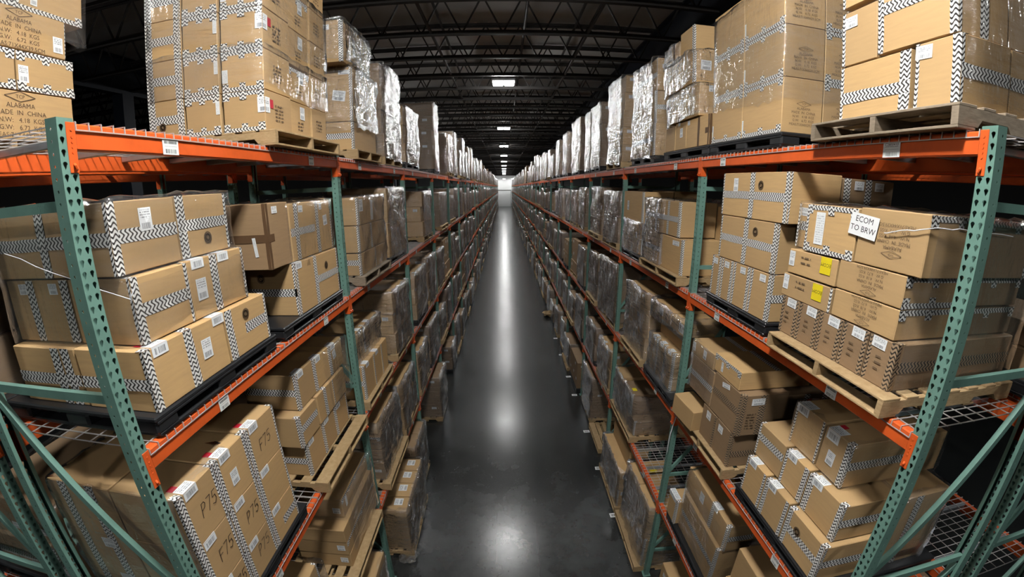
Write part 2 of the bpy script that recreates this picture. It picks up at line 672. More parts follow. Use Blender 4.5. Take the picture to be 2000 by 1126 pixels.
def tape_mesh(side, F, tokens):
    f, s, t = F['f'], F['s'], F['t']
    out = []
    for tok in tokens.split():
        mb, mk = MB(), MB()
        out.append((mb, mk))
        c = tok[0]
        val = float(tok[1:]) if len(tok) > 1 else 0.5
        v0 = random.random()
        if c == 'C':       # wide tape folded round the near front corner
            wf, ws = 0.046, 0.022
            a = sorted((A(side, 'f', F, 0), A(side, 'f', F, wf)))
            b = sorted((A(side, 's', F, 0), A(side, 's', F, ws)))
            strip(mb, f, a[0], a[1], 0.002, f.H, 'u', 0, v0)
            strip(mb, s, b[0], b[1], 0.002, f.H, 'u', wf / TW, v0)
            ta = sorted((A(side, 't', F, 0), A(side, 't', F, wf)))
            strip(mb, t, ta[0], ta[1], 0, 0.05, 'u', 0, v0)
        elif c == 'c':     # corner tape mostly on the near side
            wf, ws = 0.014, 0.05
            a = sorted((A(side, 'f', F, 0), A(side, 'f', F, wf)))
            b = sorted((A(side, 's', F, 0), A(side, 's', F, ws)))
            strip(mb, f, a[0], a[1], 0.002, f.H, 'u', 0, v0)
            strip(mb, s, b[0], b[1], 0.002, f.H, 'u', wf / TW, v0)
        elif c == 'F':     # tape on the far edge of the aisle face
            w = val if len(tok) > 1 else 0.024
            a = sorted((A(side, 'f', F, f.W), A(side, 'f', F, f.W - w)))
            strip(mb, f, a[0], a[1], 0.002, f.H, 'u', 0, v0)
            ta = sorted((A(side, 't', F, f.W), A(side, 't', F, f.W - w)))
            strip(mb, t, ta[0], ta[1], 0, 0.05, 'u', 0, v0)
        elif c == 'N':     # narrow tape on the near edge of the aisle face
            w = val if len(tok) > 1 else 0.022
            a = sorted((A(side, 'f', F, 0), A(side, 'f', F, w)))
            strip(mb, f, a[0], a[1], 0.002, f.H, 'u', 0, v0)
        elif c == 'V':
            d = val * f.W
            a = sorted((A(side, 'f', F, d - TW / 2), A(side, 'f', F, d + TW / 2)))
            strip(mb, f, a[0], a[1], 0.002, f.H, 'u', 0, v0, 0.0016)
            ta = sorted((A(side, 't', F, d - TW / 2), A(side, 't', F, d + TW / 2)))
            strip(mb, t, ta[0], ta[1], 0, 0.06, 'u', 0, v0)
        elif c in 'HIJ':   # across the aisle face: H whole, I near part, J far part
            z = val * f.H
            d0, d1 = {'H': (0, f.W), 'I': (0, f.W * .55), 'J': (f.W * .42, f.W)}[c]
            a = sorted((A(side, 'f', F, d0), A(side, 'f', F, d1)))
            strip(mb, f, a[0], a[1], z - TW / 2, z + TW / 2, 'r', 0, v0)
        elif c == 'h':
            z = val * s.H
            strip(mb, s, 0, s.W, z - TW / 2, z + TW / 2, 'r', 0, v0)
        elif c == 'v':
            a0 = A(side, 's', F, val * s.W)
            strip(mb, s, a0 - TW / 2, a0 + TW / 2, 0.002, s.H, 'u', 0, v0)
        elif c in 'TB':    # along the top / bottom edge of the aisle face, folded ends
            w = 0.034
            z0, z1 = (f.H - w, f.H - 0.001) if c == 'T' else (0.001, w)
            strip(mb, f, 0, f.W, z0, z1, 'r', 0, v0)
            for d in (0.03, f.W * .5, f.W - .03):
                a = A(side, 'f', F, d)
                zz = (z0 - 0.03, z1) if c == 'T' else (z0, z1 + 0.03)
                strip(mb, f, max(a - TW * .42, 0), min(a + TW * .42, f.W), zz[0], zz[1], 'u', 0, None, 0.002, 0.006)
        elif c in 'tb':
            w = 0.034
            z0, z1 = (s.H - w, s.H - 0.001) if c == 't' else (0.001, w)
            strip(mb, s, 0, s.W, z0, z1, 'r', 0, v0)
            for d in (0.03, s.W * .5, s.W - .03):
                a = A(side, 's', F, d)
                zz = (z0 - 0.03, z1) if c == 't' else (z0, z1 + 0.03)
                strip(mb, s, max(a - TW * .42, 0), min(a + TW * .42, s.W), zz[0], zz[1], 'u', 0, None, 0.002, 0.006)
        elif c == 'K':     # across the lid
            z = val * t.H
            strip(mb, t, 0, t.W, z - TW / 2, z + TW / 2, 'r', 0, v0)
        elif c == 'k':     # brown packing tape: corner, then across the near side and lid
            for fc, key in ((f, 'f'), (s, 's')):
                a = sorted((A(side, key, F, 0), A(side, key, F, 0.03)))
                strip(mk, fc, a[0], a[1], 0.002, fc.H, 'u')
            strip(mk, s, 0, s.W, s.H * .48 - .03, s.H * .48 + .03, 'r')
            a = sorted((A(side, 'f', F, 0), A(side, 'f', F, 0.09)))
            strip(mk, f, a[0], a[1], s.H * .48 - .03, s.H * .48 + .03, 'r')
        elif c == 'q':     # brown tape up the aisle face
            d = val * f.W
            a = sorted((A(side, 'f', F, d - .025), A(side, 'f', F, d + .025)))
            strip(mk, f, a[0], a[1], 0.002, f.H, 'u')
    return out


def sticker(fc, a, b, w, h, rot=0.0, off=0.0034):
    """corner points of a paper w x h centred at (a, b)"""
    c, s = math.cos(rot), math.sin(rot)
    return [fc.p(a + x * c - y * s, b + x * s + y * c, off) for x, y in ((-w / 2, -h / 2), (w / 2, -h / 2), (w / 2, h / 2), (-w / 2, h / 2))]


UVQ = [(0, 0), (1, 0), (1, 1), (0, 1)]


def lettering(mb, fc, a, b, body, size, rot=0.0, off=0.0040, lead=1.25, align='CENTER', sx=1.0):
    vs, fs = text_polys(body, size, lead, align, sx)
    c, s = math.cos(rot), math.sin(rot)
    mb.faces([fc.p(a + x * c - y * s, b + x * s + y * c, off) for x, y in vs], fs)


def outline(mb, fc, pts, w, off=0.0040, close=True):
    n = len(pts)
    for i in range(n if close else n - 1):
        p, q = Vector(pts[i]), Vector(pts[(i + 1) % n])
        d = (q - p)
        if d.length < 1e-6:
            continue
        d.normalize()
        e = Vector((-d.y, d.x)) * (w / 2)
        p, q = p - d * w * .3, q + d * w * .3
        mb.quad([fc.p(*(p - e), off), fc.p(*(q - e), off), fc.p(*(q + e), off), fc.p(*(p + e), off)])


def stamp_block(mb, fc, a, b, s, flipd=False):
    """the printed block of a carton: logo in a diamond over five lines"""
    k = -1 if flipd else 1
    rot = PI if flipd else 0
    outline(mb, fc, [(a - .11 * s, b + k * .13 * s), (a, b + k * (.13 - .035) * s), (a + .11 * s, b + k * .13 * s), (a, b + k * (.13 + .035) * s)], .005 * s)
    lettering(mb, fc, a, b + k * .117 * s, 'TCP', .036 * s, rot)
    for i, ln in enumerate(('ALABAMA', 'MADE  IN  CHINA', 'N.W:   4.18  KGS', 'G.W:   6.72  KGS', 'MEAS:71X44X39.5CM')):
        lettering(mb, fc, a, b + k * (.055 - i * .05) * s, ln, .046 * s, rot)


def make_carton(side, y0, y1, z0, z1, w0, w1, tapes='', marks=(), mat='card', zmat='zig', detail=2, rz=0.0, tilt=0.0):
    dy, dw, dz = y1 - y0, w1 - w0, z1 - z0
    g = 0.003
    loc = (XW(side, (w0 + w1) / 2), (y0 + y1) / 2, z0)
    mb = MB()
    mb.cbox(-dw / 2 + g, dw / 2 - g, -dy / 2 + g, dy / 2 - g, 0.0, dz - 0.002, 0.005, 0, 0.0025 if detail > 1 else 0)
    o = mb.build('cardboard_box', M[mat], None, loc)
    o.rotation_euler = (tilt, 0, rz)
    if not detail:
        return o
    F = carton_faces(side, dy - 2 * g, dw - 2 * g, dz - 0.002)
    if tapes:
        for tm, tk in tape_mesh(side, F, tapes):
            if tm.f:
                tm.build('zigzag_tape', M[zmat], o)
            if tk.f:
                tk.build('packing_tape', M['brown'], o)
    for mk in marks:
        kind = mk[0]
        if kind == 'over':        # label folded over the top front edge: d, width, down, over, red
            _, d, w, dn, ov = mk[:5]
            f, t = F['f'], F['t']
            a = sorted((A(side, 'f', F, d), A(side, 'f', F, d + w)))
            lb = MB()
            h = dn + ov
            lb.quad([f.p(a[0], f.H - dn, .0034), f.p(a[1], f.H - dn, .0034), f.p(a[1], f.H + .002, .0034), f.p(a[0], f.H + .002, .0034)], [(0, 0), (1, 0), (1, dn / h), (0, dn / h)])
            lb.quad([t.p(a[0], -.002, .0034), t.p(a[1], -.002, .0034), t.p(a[1], ov, .0034), t.p(a[0], ov, .0034)], [(0, dn / h), (1, dn / h), (1, 1), (0, 1)])
            lb.build('shipping_label', M['ship'], o)
            if len(mk) > 5 and mk[5]:
                rb = MB()
                rb.quad([t.p(a[0], ov + .002, .0034), t.p(a[0] + w * .45, ov + .002, .0034), t.p(a[0] + w * .45, ov + .05, .0034), t.p(a[0], ov + .05, .0034)], UVQ)
                rb.build('red_sticker', M['red'], o)
        elif kind == 'wrap':      # label folded round the near front corner
            _, top, h, wf, ws = mk[:5]
            f, s = F['f'], F['s']
            lb = MB()
            a = sorted((A(side, 'f', F, 0), A(side, 'f', F, wf)))
            b = sorted((A(side, 's', F, 0), A(side, 's', F, ws)))
            zt = f.H - top
            lb.quad([s.p(b[0], zt - h, .0034), s.p(b[1], zt - h, .0034), s.p(b[1], zt, .0034), s.p(b[0], zt, .0034)], [(0, 0), (.5, 0), (.5, 1), (0, 1)])
            lb.quad([f.p(a[0], zt - h, .0034), f.p(a[1], zt - h, .0034), f.p(a[1], zt, .0034), f.p(a[0], zt, .0034)], [(.5, 0), (1, 0), (1, 1), (.5, 1)])
            lb.build('shipping_label', M['ship'], o)
            rb = MB()
            d0, d1 = sorted((A(side, 'f', F, wf + .003), A(side, 'f', F, wf + .05)))
            rb.quad([f.p(d0, zt - .075, .0034), f.p(d1, zt - .075, .0034), f.p(d1, zt - .01, .0034), f.p(d0, zt - .01, .0034)], UVQ)
            rb.build('red_sticker', M['red'], o)
        elif kind in ('ship', 'sheet'):   # face, d, b, w, h, rot
            _, fk, d, b, w, h = mk[:6]
            fc = F[fk]
            lb = MB()
            lb.quad(sticker(fc, A(side, fk, F, d), b, w, h, mk[6] if len(mk) > 6 else random.uniform(-.03, .03)), UVQ)
            lb.build('shipping_label', M[kind], o)
        elif kind == 'yellow':
            _, fk, d, b, w, h = mk[:6]
            fc = F[fk]
            lb = MB()
            a = A(side, fk, F, d)
            lb.quad(sticker(fc, a, b, w, h, 0), UVQ)
            y = lb.build('yellow_sticker', M['yellow'], o)
            if len(mk) > 6:
                tb = MB()
                lettering(tb, fc, a, b + h * .14, mk[6], w * .34, PI)
                tb.build('lettering', M['ink'], y)
        elif kind == 'sign':
            _, fk, d, b, w, h, rot = mk[:7]
            fc = F[fk]
            a = A(side, fk, F, d)
            pts = sticker(fc, a, b, w, h, rot, 0.012)
            lo = [p - fc.n * .0015 for p in pts]
            lb = MB()
            lb.quad(pts, UVQ)
            lb.quad(list(reversed(lo)), UVQ)
            for i in range(4):
                lb.quad([lo[i], lo[(i + 1) % 4], pts[(i + 1) % 4], pts[i]])
            y = lb.build('paper_sign', M['white'], o)
            y['label'] = 'white paper sign reading ECOM TO BRW'
            tb = MB()
            c, s_ = math.cos(rot), math.sin(rot)
            for ln, yy in (('ECOM', .018), ('TO BRW', -.038)):
                lettering(tb, fc, a - yy * s_, b + yy * c, ln, .050, rot, .0126)
            tb.build('lettering', M['ink'], y)
        elif kind == 'stamp':
            _, fk, d, b, s = mk[:5]
            tb = MB()
            stamp_block(tb, F[fk], A(side, fk, F, d), b, s, len(mk) > 5 and mk[5])
            tb.build('printed_lettering', M['inkb'], o)
        elif kind == 'lines':             # small illegible print block
            _, fk, d, b, w, h = mk[:6]
            fc = F[fk]
            tb = MB()
            a = A(side, fk, F, d)
            rr = random.Random(int(d * 1000) + int(b * 1000))
            n = max(2, int(h / .028))
            for i in range(n):
                x, yy = -w / 2, h / 2 - i * h / n
                while x < w / 2:
                    ww = rr.uniform(.012, .05)
                    tb.quad([fc.p(a + x, b + yy - .011, .004), fc.p(a + min(x + ww, w / 2), b + yy - .011, .004), fc.p(a + min(x + ww, w / 2), b + yy, .004), fc.p(a + x, b + yy, .004)])
                    x += ww + rr.uniform(.008, .02)
            tb.build('printed_lettering', M['inkb'], o)
        elif kind == 'logo':              # round stamp
            _, fk, d, b, r = mk[:5]
            fc = F[fk]
            a = A(side, fk, F, d)
            tb = MB()
            for q in (1.0, .62):
                outline(tb, fc, [(a + math.cos(i * PI / 8) * r * q, b + math.sin(i * PI / 8) * r * q) for i in range(16)], .007 if q == 1 else .012, .004)
            tb.quad(sticker(fc, a, b, r * .5, r * .7, .4), UVQ)
            tb.build('printed_logo', M['inkb'], o)
        elif kind == 'hand':
            _, fk, d, b, size, word = mk[:6]
            fc = F[fk]
            tb = MB()
            a = A(side, fk, F, d)
            x = 0
            for chh in word:
                for st in HAND[chh]:
                    outline(tb, fc, [(a + (x + q[0]) * size * .8 + q[1] * size * .12, b + q[1] * size + x * size * .08) for q in st], .006, .004, False)
                x += .72
            tb.build('handwriting', M['marker'], o)
    return o


# ------------------------------------------------------------------ pallets
def wood_pallet_parts(dw, dy, h=0.118):
    """three stringers along the depth (x), deck boards along the aisle (y)"""
    parts = []
    for k in range(3):
        mb = MB()
        y = (-dy / 2 + .02, 0, dy / 2 - .02)[k]
        x0, x1, z0, z1 = -dw / 2, dw / 2, .016, h - .016
        n = [(x0, z0), (x0 + .15, z0), (x0 + .18, z0 + .036), (x0 + .39, z0 + .036), (x0 + .42, z0), (x1 - .42, z0), (x1 - .39, z0 + .036), (x1 - .18, z0 + .036), (x1 - .15, z0), (x1, z0)]
        bot, top = n, [(x, z1) for x, _ in n]
        for i in range(len(n) - 1):
            for yy, rev in ((y - .019, False), (y + .019, True)):
                q = [(bot[i][0], yy, bot[i][1]), (bot[i + 1][0], yy, bot[i + 1][1]), (top[i + 1][0], yy, z1), (top[i][0], yy, z1)]
                mb.quad(q[::-1] if rev else q)
            mb.quad([(bot[i][0], y + .019, bot[i][1]), (bot[i + 1][0], y + .019, bot[i + 1][1]), (bot[i + 1][0], y - .019, bot[i + 1][1]), (bot[i][0], y - .019, bot[i][1])])
            mb.quad([(top[i][0], y - .019, z1), (top[i + 1][0], y - .019, z1), (top[i + 1][0], y + .019, z1), (top[i][0], y + .019, z1)])
        mb.quad([(x0, y + .019, z0), (x0, y - .019, z0), (x0, y - .019, z1), (x0, y + .019, z1)])
        mb.quad([(x1, y - .019, z0), (x1, y + .019, z0), (x1, y + .019, z1), (x1, y - .019, z1)])
        parts.append(('stringer', mb))
    for nm, z0, z1, nb in (('top_deck', h - .016, h, 7), ('bottom_deck', 0, .016, 4)):
        mb = MB()
        rr = random.Random(nb)
        for i in range(nb):
            bw = .135 if i in (0, nb - 1) else .10
            x = -dw / 2 + bw / 2 + (dw - bw) * i / (nb - 1)
            e = rr.uniform(0, .006)
            mb.cbox(x - bw / 2, x + bw / 2, -dy / 2 + e, dy / 2 - e, z0, z1, .003)
        parts.append((nm, mb))
    return parts


def plastic_pallet_parts(dw, dy, h=0.118):
    parts = []
    mb = MB()
    mb.cbox(-dw / 2, dw / 2, -dy / 2, dy / 2, h - .030, h, .008)
    for i in range(7):
        x = -dw / 2 + dw * (i + .5) / 7
        mb.box(x - .012, x + .012, -dy / 2 + .03, dy / 2 - .03, h - .05, h - .03)
    for sx in (-1, 1):
        x = sx * (dw / 2 - .012)
        mb.cbox(x - .012, x + .012, -dy / 2 + .01, dy / 2 - .01, h - .044, h - .026, .004)
    parts.append(('top_deck', mb))
    for iy in range(3):
        mb = MB()
        y, wy = ((-dy / 2 + .085, .08), (0, .09), (dy / 2 - .085, .08))[iy]
        for ix in range(3):
            x = (-dw / 2 + .095, 0, dw / 2 - .095)[ix]
            mb.cbox(x - .09, x + .09, y - wy, y + wy, .014, h - .026, .014)
        mb.cbox(-dw / 2 + .005, dw / 2 - .005, y - wy + .01, y + wy - .01, 0, .024, .006)
        parts.append(('skid', mb))
    for sx in (-1, 1):
        mb = MB()
        x = sx * (dw / 2 - .05)
        mb.cbox(x - .045, x + .045, -dy / 2 + .02, dy / 2 - .02, .001, .026, .006)
        parts.append(('bottom_rail', mb))
    return parts


_pal = {}


def make_pallet(kind, side, yc, wc, z, dy, dw=1.2, parts=True, mat=None):
    mat = mat or {'wood': 'wood', 'plastic': 'plas'}[kind]
    name = 'wooden_pallet' if kind == 'wood' else 'plastic_pallet'
    key = (kind, round(dy, 2), round(dw, 2), parts, mat)
    if key not in _pal:
        pp = (wood_pallet_parts if kind == 'wood' else plastic_pallet_parts)(dw, dy)
        if parts:
            _pal[key] = [(nm, mb.mesh(nm, M[mat])) for nm, mb in pp]
        else:
            al = MB()
            for nm, mb in pp:
                al.faces(mb.v, mb.f)
            _pal[key] = al.mesh(name, M[mat])
    loc = (XW(side, wc), yc, z)
    if parts:
        o = empty(name, loc)
        for nm, me in _pal[key]:
            link(bpy.data.objects.new(nm, me), o)
    else:
        o = link(bpy.data.objects.new(name, _pal[key]), None, loc)
    if side == 'R':
        pass
    else:
        o.rotation_euler = (0, 0, PI)
    return o


# ------------------------------------------------------------------ stretch film
def film_mesh(x0, x1, y0, y1, z0, z1, step=0.07, amp=0.007, seed=0, prof=None, taper=None):
    """wrinkled sheet around a load (local coordinates), its top gathered inwards"""
    rr = random.Random(seed)
    c = 0.03

    def loop(x0, x1, y0, y1):
        pts = []
        for (xa, ya, xb, yb, nx, ny) in ((x0, y0 + c, x0, y1 - c, -1, 0), (x0 + c, y1, x1 - c, y1, 0, 1), (x1, y1 - c, x1, y0 + c, 1, 0), (x1 - c, y0, x0 + c, y0, 0, -1)):
            L = math.hypot(xb - xa, yb - ya)
            n = max(2, int(L / step))
            for i in range(n + 1):
                t = i / n
                pts.append((xa + (xb - xa) * t, ya + (yb - ya) * t, nx, ny))
        return pts
    base = loop(x0, x1, y0, y1)
    n = len(base)
    ph = [rr.uniform(0, 6.28) for _ in range(8)]
    nz = max(3, int((z1 - z0) / step))
    vs, fs = [], []
    rows = [z0 + (z1 - z0) * i / nz for i in range(nz + 1)]
    for zi, z in enumerate(rows):
        pull = prof(z) if prof else (0, 0, 0, 0)
        lp = loop(x0 + pull[0], x1 - pull[1], y0 + pull[2], y1 - pull[3]) if prof else base
        if len(lp) != n:
            lp = [lp[int(i * len(lp) / n)] for i in range(n)]
        for i in range(n):
            x, y, nx, ny = lp[i]
            s = (x + y) * 3.0
            d = amp * (math.sin(s * 2.3 + z * 9 + ph[0]) * .5 + math.sin(s * 5.1 - z * 14 + ph[1]) * .4 + rr.uniform(-1, 1) * .8) + amp * .9
            zz = z
            if zi == 0:
                zz += rr.uniform(-.02, .02) + .03 * math.sin(s + ph[2])
            if zi == nz:
                zz += rr.uniform(-.012, .012)
            vs.append((x + nx * d, y + ny * d, zz))
    # gathered top rim
    cx, cy_ = (x0 + x1) / 2, (y0 + y1) / 2
    top = vs[-n:]
    for x, y, z in top:
        k = rr.uniform(.06, .16)
        vs.append((x + (cx - x) * k, y + (cy_ - y) * k, z + rr.uniform(.002, .012)))
    for zi in range(nz + 1):
        for i in range(n):
            a, b = zi * n + i, zi * n + (i + 1) % n
            fs.append((b, a, a + n, b + n))
    mb = MB()
    mb.faces(vs, fs)
    return mb


FILMS = []


def make_film(side, y0, y1, w0, w1, z0, z1, mat='film', step=0.07, amp=0.007, prof=None):
    e = 0.008
    xa, xb = sorted((XW(side, w0 - e), XW(side, w1 + e)))
    cx, cyy = (xa + xb) / 2, (y0 + y1) / 2
    pf = None
    if prof:                      # prof(z) gives how far the aisle side is pulled back
        def pf(z):
            p = prof(z + z0)
            return (0, p, 0, 0) if side == 'L' else (p, 0, 0, 0)
    mb = film_mesh(xa - cx, xb - cx, y0 - e - cyy, y1 + e - cyy, 0, z1 - z0, step, amp, random.randint(0, 9999), pf)
    o = mb.build('stretch_film', M[mat], None, (cx, cyy, z0))
    for p in o.data.polygons:
        p.use_smooth = True
    return o


# ------------------------------------------------------------------ racks
def teardrop_face(mb, fr, W, H, cols, pitch=0.0508, z0=0.0, tear=True, depth=0.002):
    """sheet with rows of holes; fr(a, b, off) -> point"""
    rows = int(H / pitch)
    xs = [0.0] + [(cols[i] + cols[i + 1]) / 2 for i in range(len(cols) - 1)] + [W]
    hole = []
    N = 12
    for k in range(N):
        t = PI / 2 + 2 * PI * k / N
        if tear:
            r = .0105
            x, z = r * math.cos(t), r * math.sin(t) + .0075
            if k in (4, 8):
                x, z = x * .80, .0010
            elif k in (5, 7):
                x, z = x * .75, -.0085
            elif k == 6:
                z = -.0150
        else:
            x, z = .0050 * math.cos(t), .0070 * math.sin(t)
        hole.append((x, z))
    for ci, cx in enumerate(cols):
        xa, xb = xs[ci], xs[ci + 1]
        for r in range(rows):
            za, zb = z0 + r * pitch, z0 + (r + 1) * pitch
            zc = (za + zb) / 2
            rim = []
            for k in range(N):
                t = PI / 2 + 2 * PI * k / N
                c, s = math.cos(t), math.sin(t)
                kx = (xb - cx if c > 0 else cx - xa) / max(abs(c), 1e-6)
                kz = (zb - zc) / max(abs(s), 1e-6)
                q = min(kx, kz)
                rim.append([cx + c * q, zc + s * q])
            # snap the diagonal-most points to the cell corners
            for (ex, ez) in ((xa, za), (xb, za), (xb, zb), (xa, zb)):
                j = min(range(N), key=lambda i: abs(math.atan2(ez - zc, ex - cx) - math.atan2(rim[i][1] - zc, rim[i][0] - cx)))
                rim[j] = [ex, ez]
            vs = [fr(a, b, 0) for a, b in rim] + [fr(cx + hx, zc + hz, 0) for hx, hz in hole] + [fr(cx + hx, zc + hz, -depth) for hx, hz in hole]
            fs = []
            for k in range(N):
                k2 = (k + 1) % N
                fs.append((k, k2, N + k2, N + k))
                fs.append((N + k, N + k2, 2 * N + k2, 2 * N + k))
            mb.faces(vs, fs)
    if z0 + rows * pitch < H:
        mb.quad([fr(0, z0 + rows * pitch, 0), fr(W, z0 + rows * pitch, 0), fr(W, H, 0), fr(0, H, 0)])


POST_H = 6.165


def post_mesh(s):
    """C-section upright, aisle face at x=0, body towards s*x, y from 0 to .076"""
    W, D = .076, .070
    mb = MB()
    # hole rows sit so that a row falls on every crossbar hook
    z0 = 0.0
    teardrop_face(mb, lambda a, b, o: (-s * o, a, b), W, POST_H, (.019, .057), .0508, z0)
    teardrop_face(mb, lambda a, b, o: (s * a, -o, b), D, POST_H, (.040,), .0508, z0, False)
    teardrop_face(mb, lambda a, b, o: (s * a, W + o, b), D, POST_H, (.040,), .0508, z0, False)
    for ya, yb in ((0, .022), (W - .022, W)):
        mb.quad([(s * D, ya, 0), (s * D, yb, 0), (s * D, yb, POST_H), (s * D, ya, POST_H)])
    mb.quad([(0, 0, POST_H), (s * D, 0, POST_H), (s * D, W, POST_H), (0, W, POST_H)])
    return mb.mesh('upright_post', M['green'])


def plain_post_mesh(s):
    mb = MB()
    mb.box(0, s * .07, 0, .076, 0, POST_H)
    return mb.mesh('upright_post', M['green'])


HZ = (5.81, 4.92, 3.475, 2.03, 0.55)
PM = {(s, d): (post_mesh(s) if d else plain_post_mesh(s)) for s in (1, -1) for d in (True, False)}


def brace_mesh(p, q):
    mb = MB()
    d = (Vector(q) - Vector(p)).normalized()
    mb.bar(p, q, .030, .046, (0, 0, 1) if abs(d.z) < .9 else (1, 0, 0))
    return mb


BRH, BRD, FOOT = {}, {}, None
for s in (1, -1):
    h = MB()
    h.bar((s * .05, .038, 0), (s * (DEPTH - .05), .038, 0), .030, .046)
    BRH[s] = h.mesh('horizontal_brace', M['green'])
    d = MB()
    d.bar((s * .06, .038, .05), (s * (DEPTH - .06), .038, 1.385), .030, .042)
    BRD[s] = d.mesh('diagonal_brace', M['green'])
fm = MB()
fm.box(-.06, .06, -.06, .06, 0, .012)
FOOT = fm.mesh('foot_plate', M['green'])


def make_frame(side, face_x, s, y, detail, label, group):
    """upright frame: aisle face at face_x, depth towards s"""
    o = empty('upright_frame', (face_x, y, 0))
    link(bpy.data.objects.new('upright_post', PM[(s, detail)]), o)
    r = link(bpy.data.objects.new('upright_post', PM[(-s, detail)]), o, (s * DEPTH, 0, 0))
    for z in HZ:
        link(bpy.data.objects.new('horizontal_brace', BRH[s]), o, (0, 0, z))
    for z in (3.475, 2.03, 0.58):
        link(bpy.data.objects.new('diagonal_brace', BRD[s]), o, (0, 0, z))
    for x in (.035, DEPTH - .035):
        link(bpy.data.objects.new('foot_plate', FOOT), o, (s * x, .038, 0))
    return tag(o, label, 'rack frame', group)


BL = PITCH - .076


def crossbar_parts(s):
    """box crossbar, aisle face at x=0, y from 0 to BL, top at z=0; end connectors over the posts"""
    mb = MB()
    c = .005
    x0, x1 = -s * .002, s * .052
    mb.cbox(min(x0, x1), max(x0, x1), 0, BL, -.112, 0, .007)
    con = []
    for e in (0, 1):
        k = MB()
        ya, yb = (-.0385, .004) if e == 0 else (BL - .004, BL + .0385)
        fx = -s * .0045
        # angle plate lying on the aisle face of the post
        k.cbox(min(fx, fx + s * .005), max(fx, fx + s * .005), ya, yb, -.205, .004, .002)
        yy = .002 if e == 0 else BL - .002
        k.box(min(0, s * .055), max(0, s * .055), yy - .0025, yy + .0025, -.205, .0)
        ym = (ya + yb) / 2
        for z, r in ((-.028, .0052), (-.058, .0045), (-.078, .0052), (-.100, .0045), (-.122, .0052)):
            vs = [(fx - s * .003, ym + r * math.cos(i * PI / 4), z + r * math.sin(i * PI / 4)) for i in range(8)]
            vs += [(fx + s * .001, ym + r * 1.2 * math.cos(i * PI / 4), z + r * 1.2 * math.sin(i * PI / 4)) for i in range(8)]
            k.faces(vs, [tuple(range(8))] + [(i, (i + 1) % 8, 8 + (i + 1) % 8, 8 + i) for i in range(8)])
        # locking clip at the bottom
        k.tube([(fx, ym, -.168), (fx - s * .012, ym - .004, -.176), (fx - s * .012, ym + .003, -.188), (fx, ym + .004, -.194)], .006, 6)
        con.append(k)
    return mb, con


CBM = {}
for s in (1, -1):
    mb, con = crossbar_parts(s)
    CBM[s] = (mb.mesh('crossbar_tube', M['orange']), con[0].mesh('end_connector', M['orange']), con[1].mesh('end_connector', M['orange']))


def make_crossbar(face_x, s, y, z, label, group, parts=True, cards=()):
    o = empty('rack_crossbar', (face_x, y + .076, z))
    link(bpy.data.objects.new('crossbar_tube', CBM[s][0]), o)
    link(bpy.data.objects.new('end_connector', CBM[s][1]), o)
    link(bpy.data.objects.new('end_connector', CBM[s][2]), o)
    for cd in cards:
        lb = MB()
        yy, w, h = cd[0], cd[1], cd[2]
        fx = -s * .0065
        a, b = (yy - w / 2, yy + w / 2)
        q = [(fx, a, -.11), (fx, b, -.11), (fx, b, -.11 + h), (fx, a, -.11 + h)]
        if s > 0:       # faces -x: mirrored reading direction
            q = [q[1], q[0], q[3], q[2]]
        lb.quad(q, UVQ)
        lc = lb.build('location_card', M['locl'], o)
        if len(cd) > 3:
            tb = MB()
            fc = Face((fx, b, -.11), (0, -1, 0), (0, 0, 1), (-1, 0, 0), w, h) if s > 0 else Face((fx, a, -.11), (0, 1, 0), (0, 0, 1), (1, 0, 0), w, h)
            bk = MB()
            bk.quad([fc.p(0, h * .70, .0006), fc.p(w, h * .70, .0006), fc.p(w, h, .0006), fc.p(0, h, .0006)], UVQ)
            bk.build('text_strip', M['white'], lc)
            lettering(tb, fc, w / 2, h * .74, cd[3], .022, 0, .0012)
            tb.build('lettering', M['ink'], lc)
    return tag(o, label, 'rack crossbar', group)


def deck_meshes(s, L):
    """wire deck L long over the two crossbars with folded front edges and steel channels under it"""
    r = .0026
    mb = MB()
    n = int(L / .062)

    def wire(p, q):
        mb.bar(p, q, 2 * r, 2 * r)
    for i in range(n + 1):
        y = L * i / n
        wire((-s * .006, y, .006), (s * (DEPTH + .006), y, .006))
        wire((-s * .006, y, .008), (-s * .006, y, -.030))
        wire((s * (DEPTH + .006), y, .008), (s * (DEPTH + .006), y, -.030))
    for j in range(9):
        x = .055 + (DEPTH - .11) * j / 8
        wire((s * x, 0, .001), (s * x, L, .001))
    for x in (-.008, DEPTH + .008):
        wire((s * x, 0, -.028), (s * x, L, -.028))
    ch = []
    for k in range(3):
        c = MB()
        y = L * (k + .5) / 3
        c.cbox(min(s * .055, s * (DEPTH - .055)), max(s * .055, s * (DEPTH - .055)), y - .022, y + .022, -.045, -.003, .004)
        ch.append(c.mesh('deck_channel', M['galv']))
    return mb.mesh('wire_mesh', M['wire']), ch


DL = BL / 2 - .012
DKM = {s: deck_meshes(s, DL) for s in (1, -1)}


def make_deck(face_x, s, y, z, label, group):
    o = empty('wire_deck', (face_x, y, z))
    link(bpy.data.objects.new('wire_mesh', DKM[s][0]), o)
    for me in DKM[s][1]:
        link(bpy.data.objects.new('deck_channel', me), o)
    return tag(o, label, 'wire deck', group)


def bay_y(b):
    return Y0 + b * PITCH


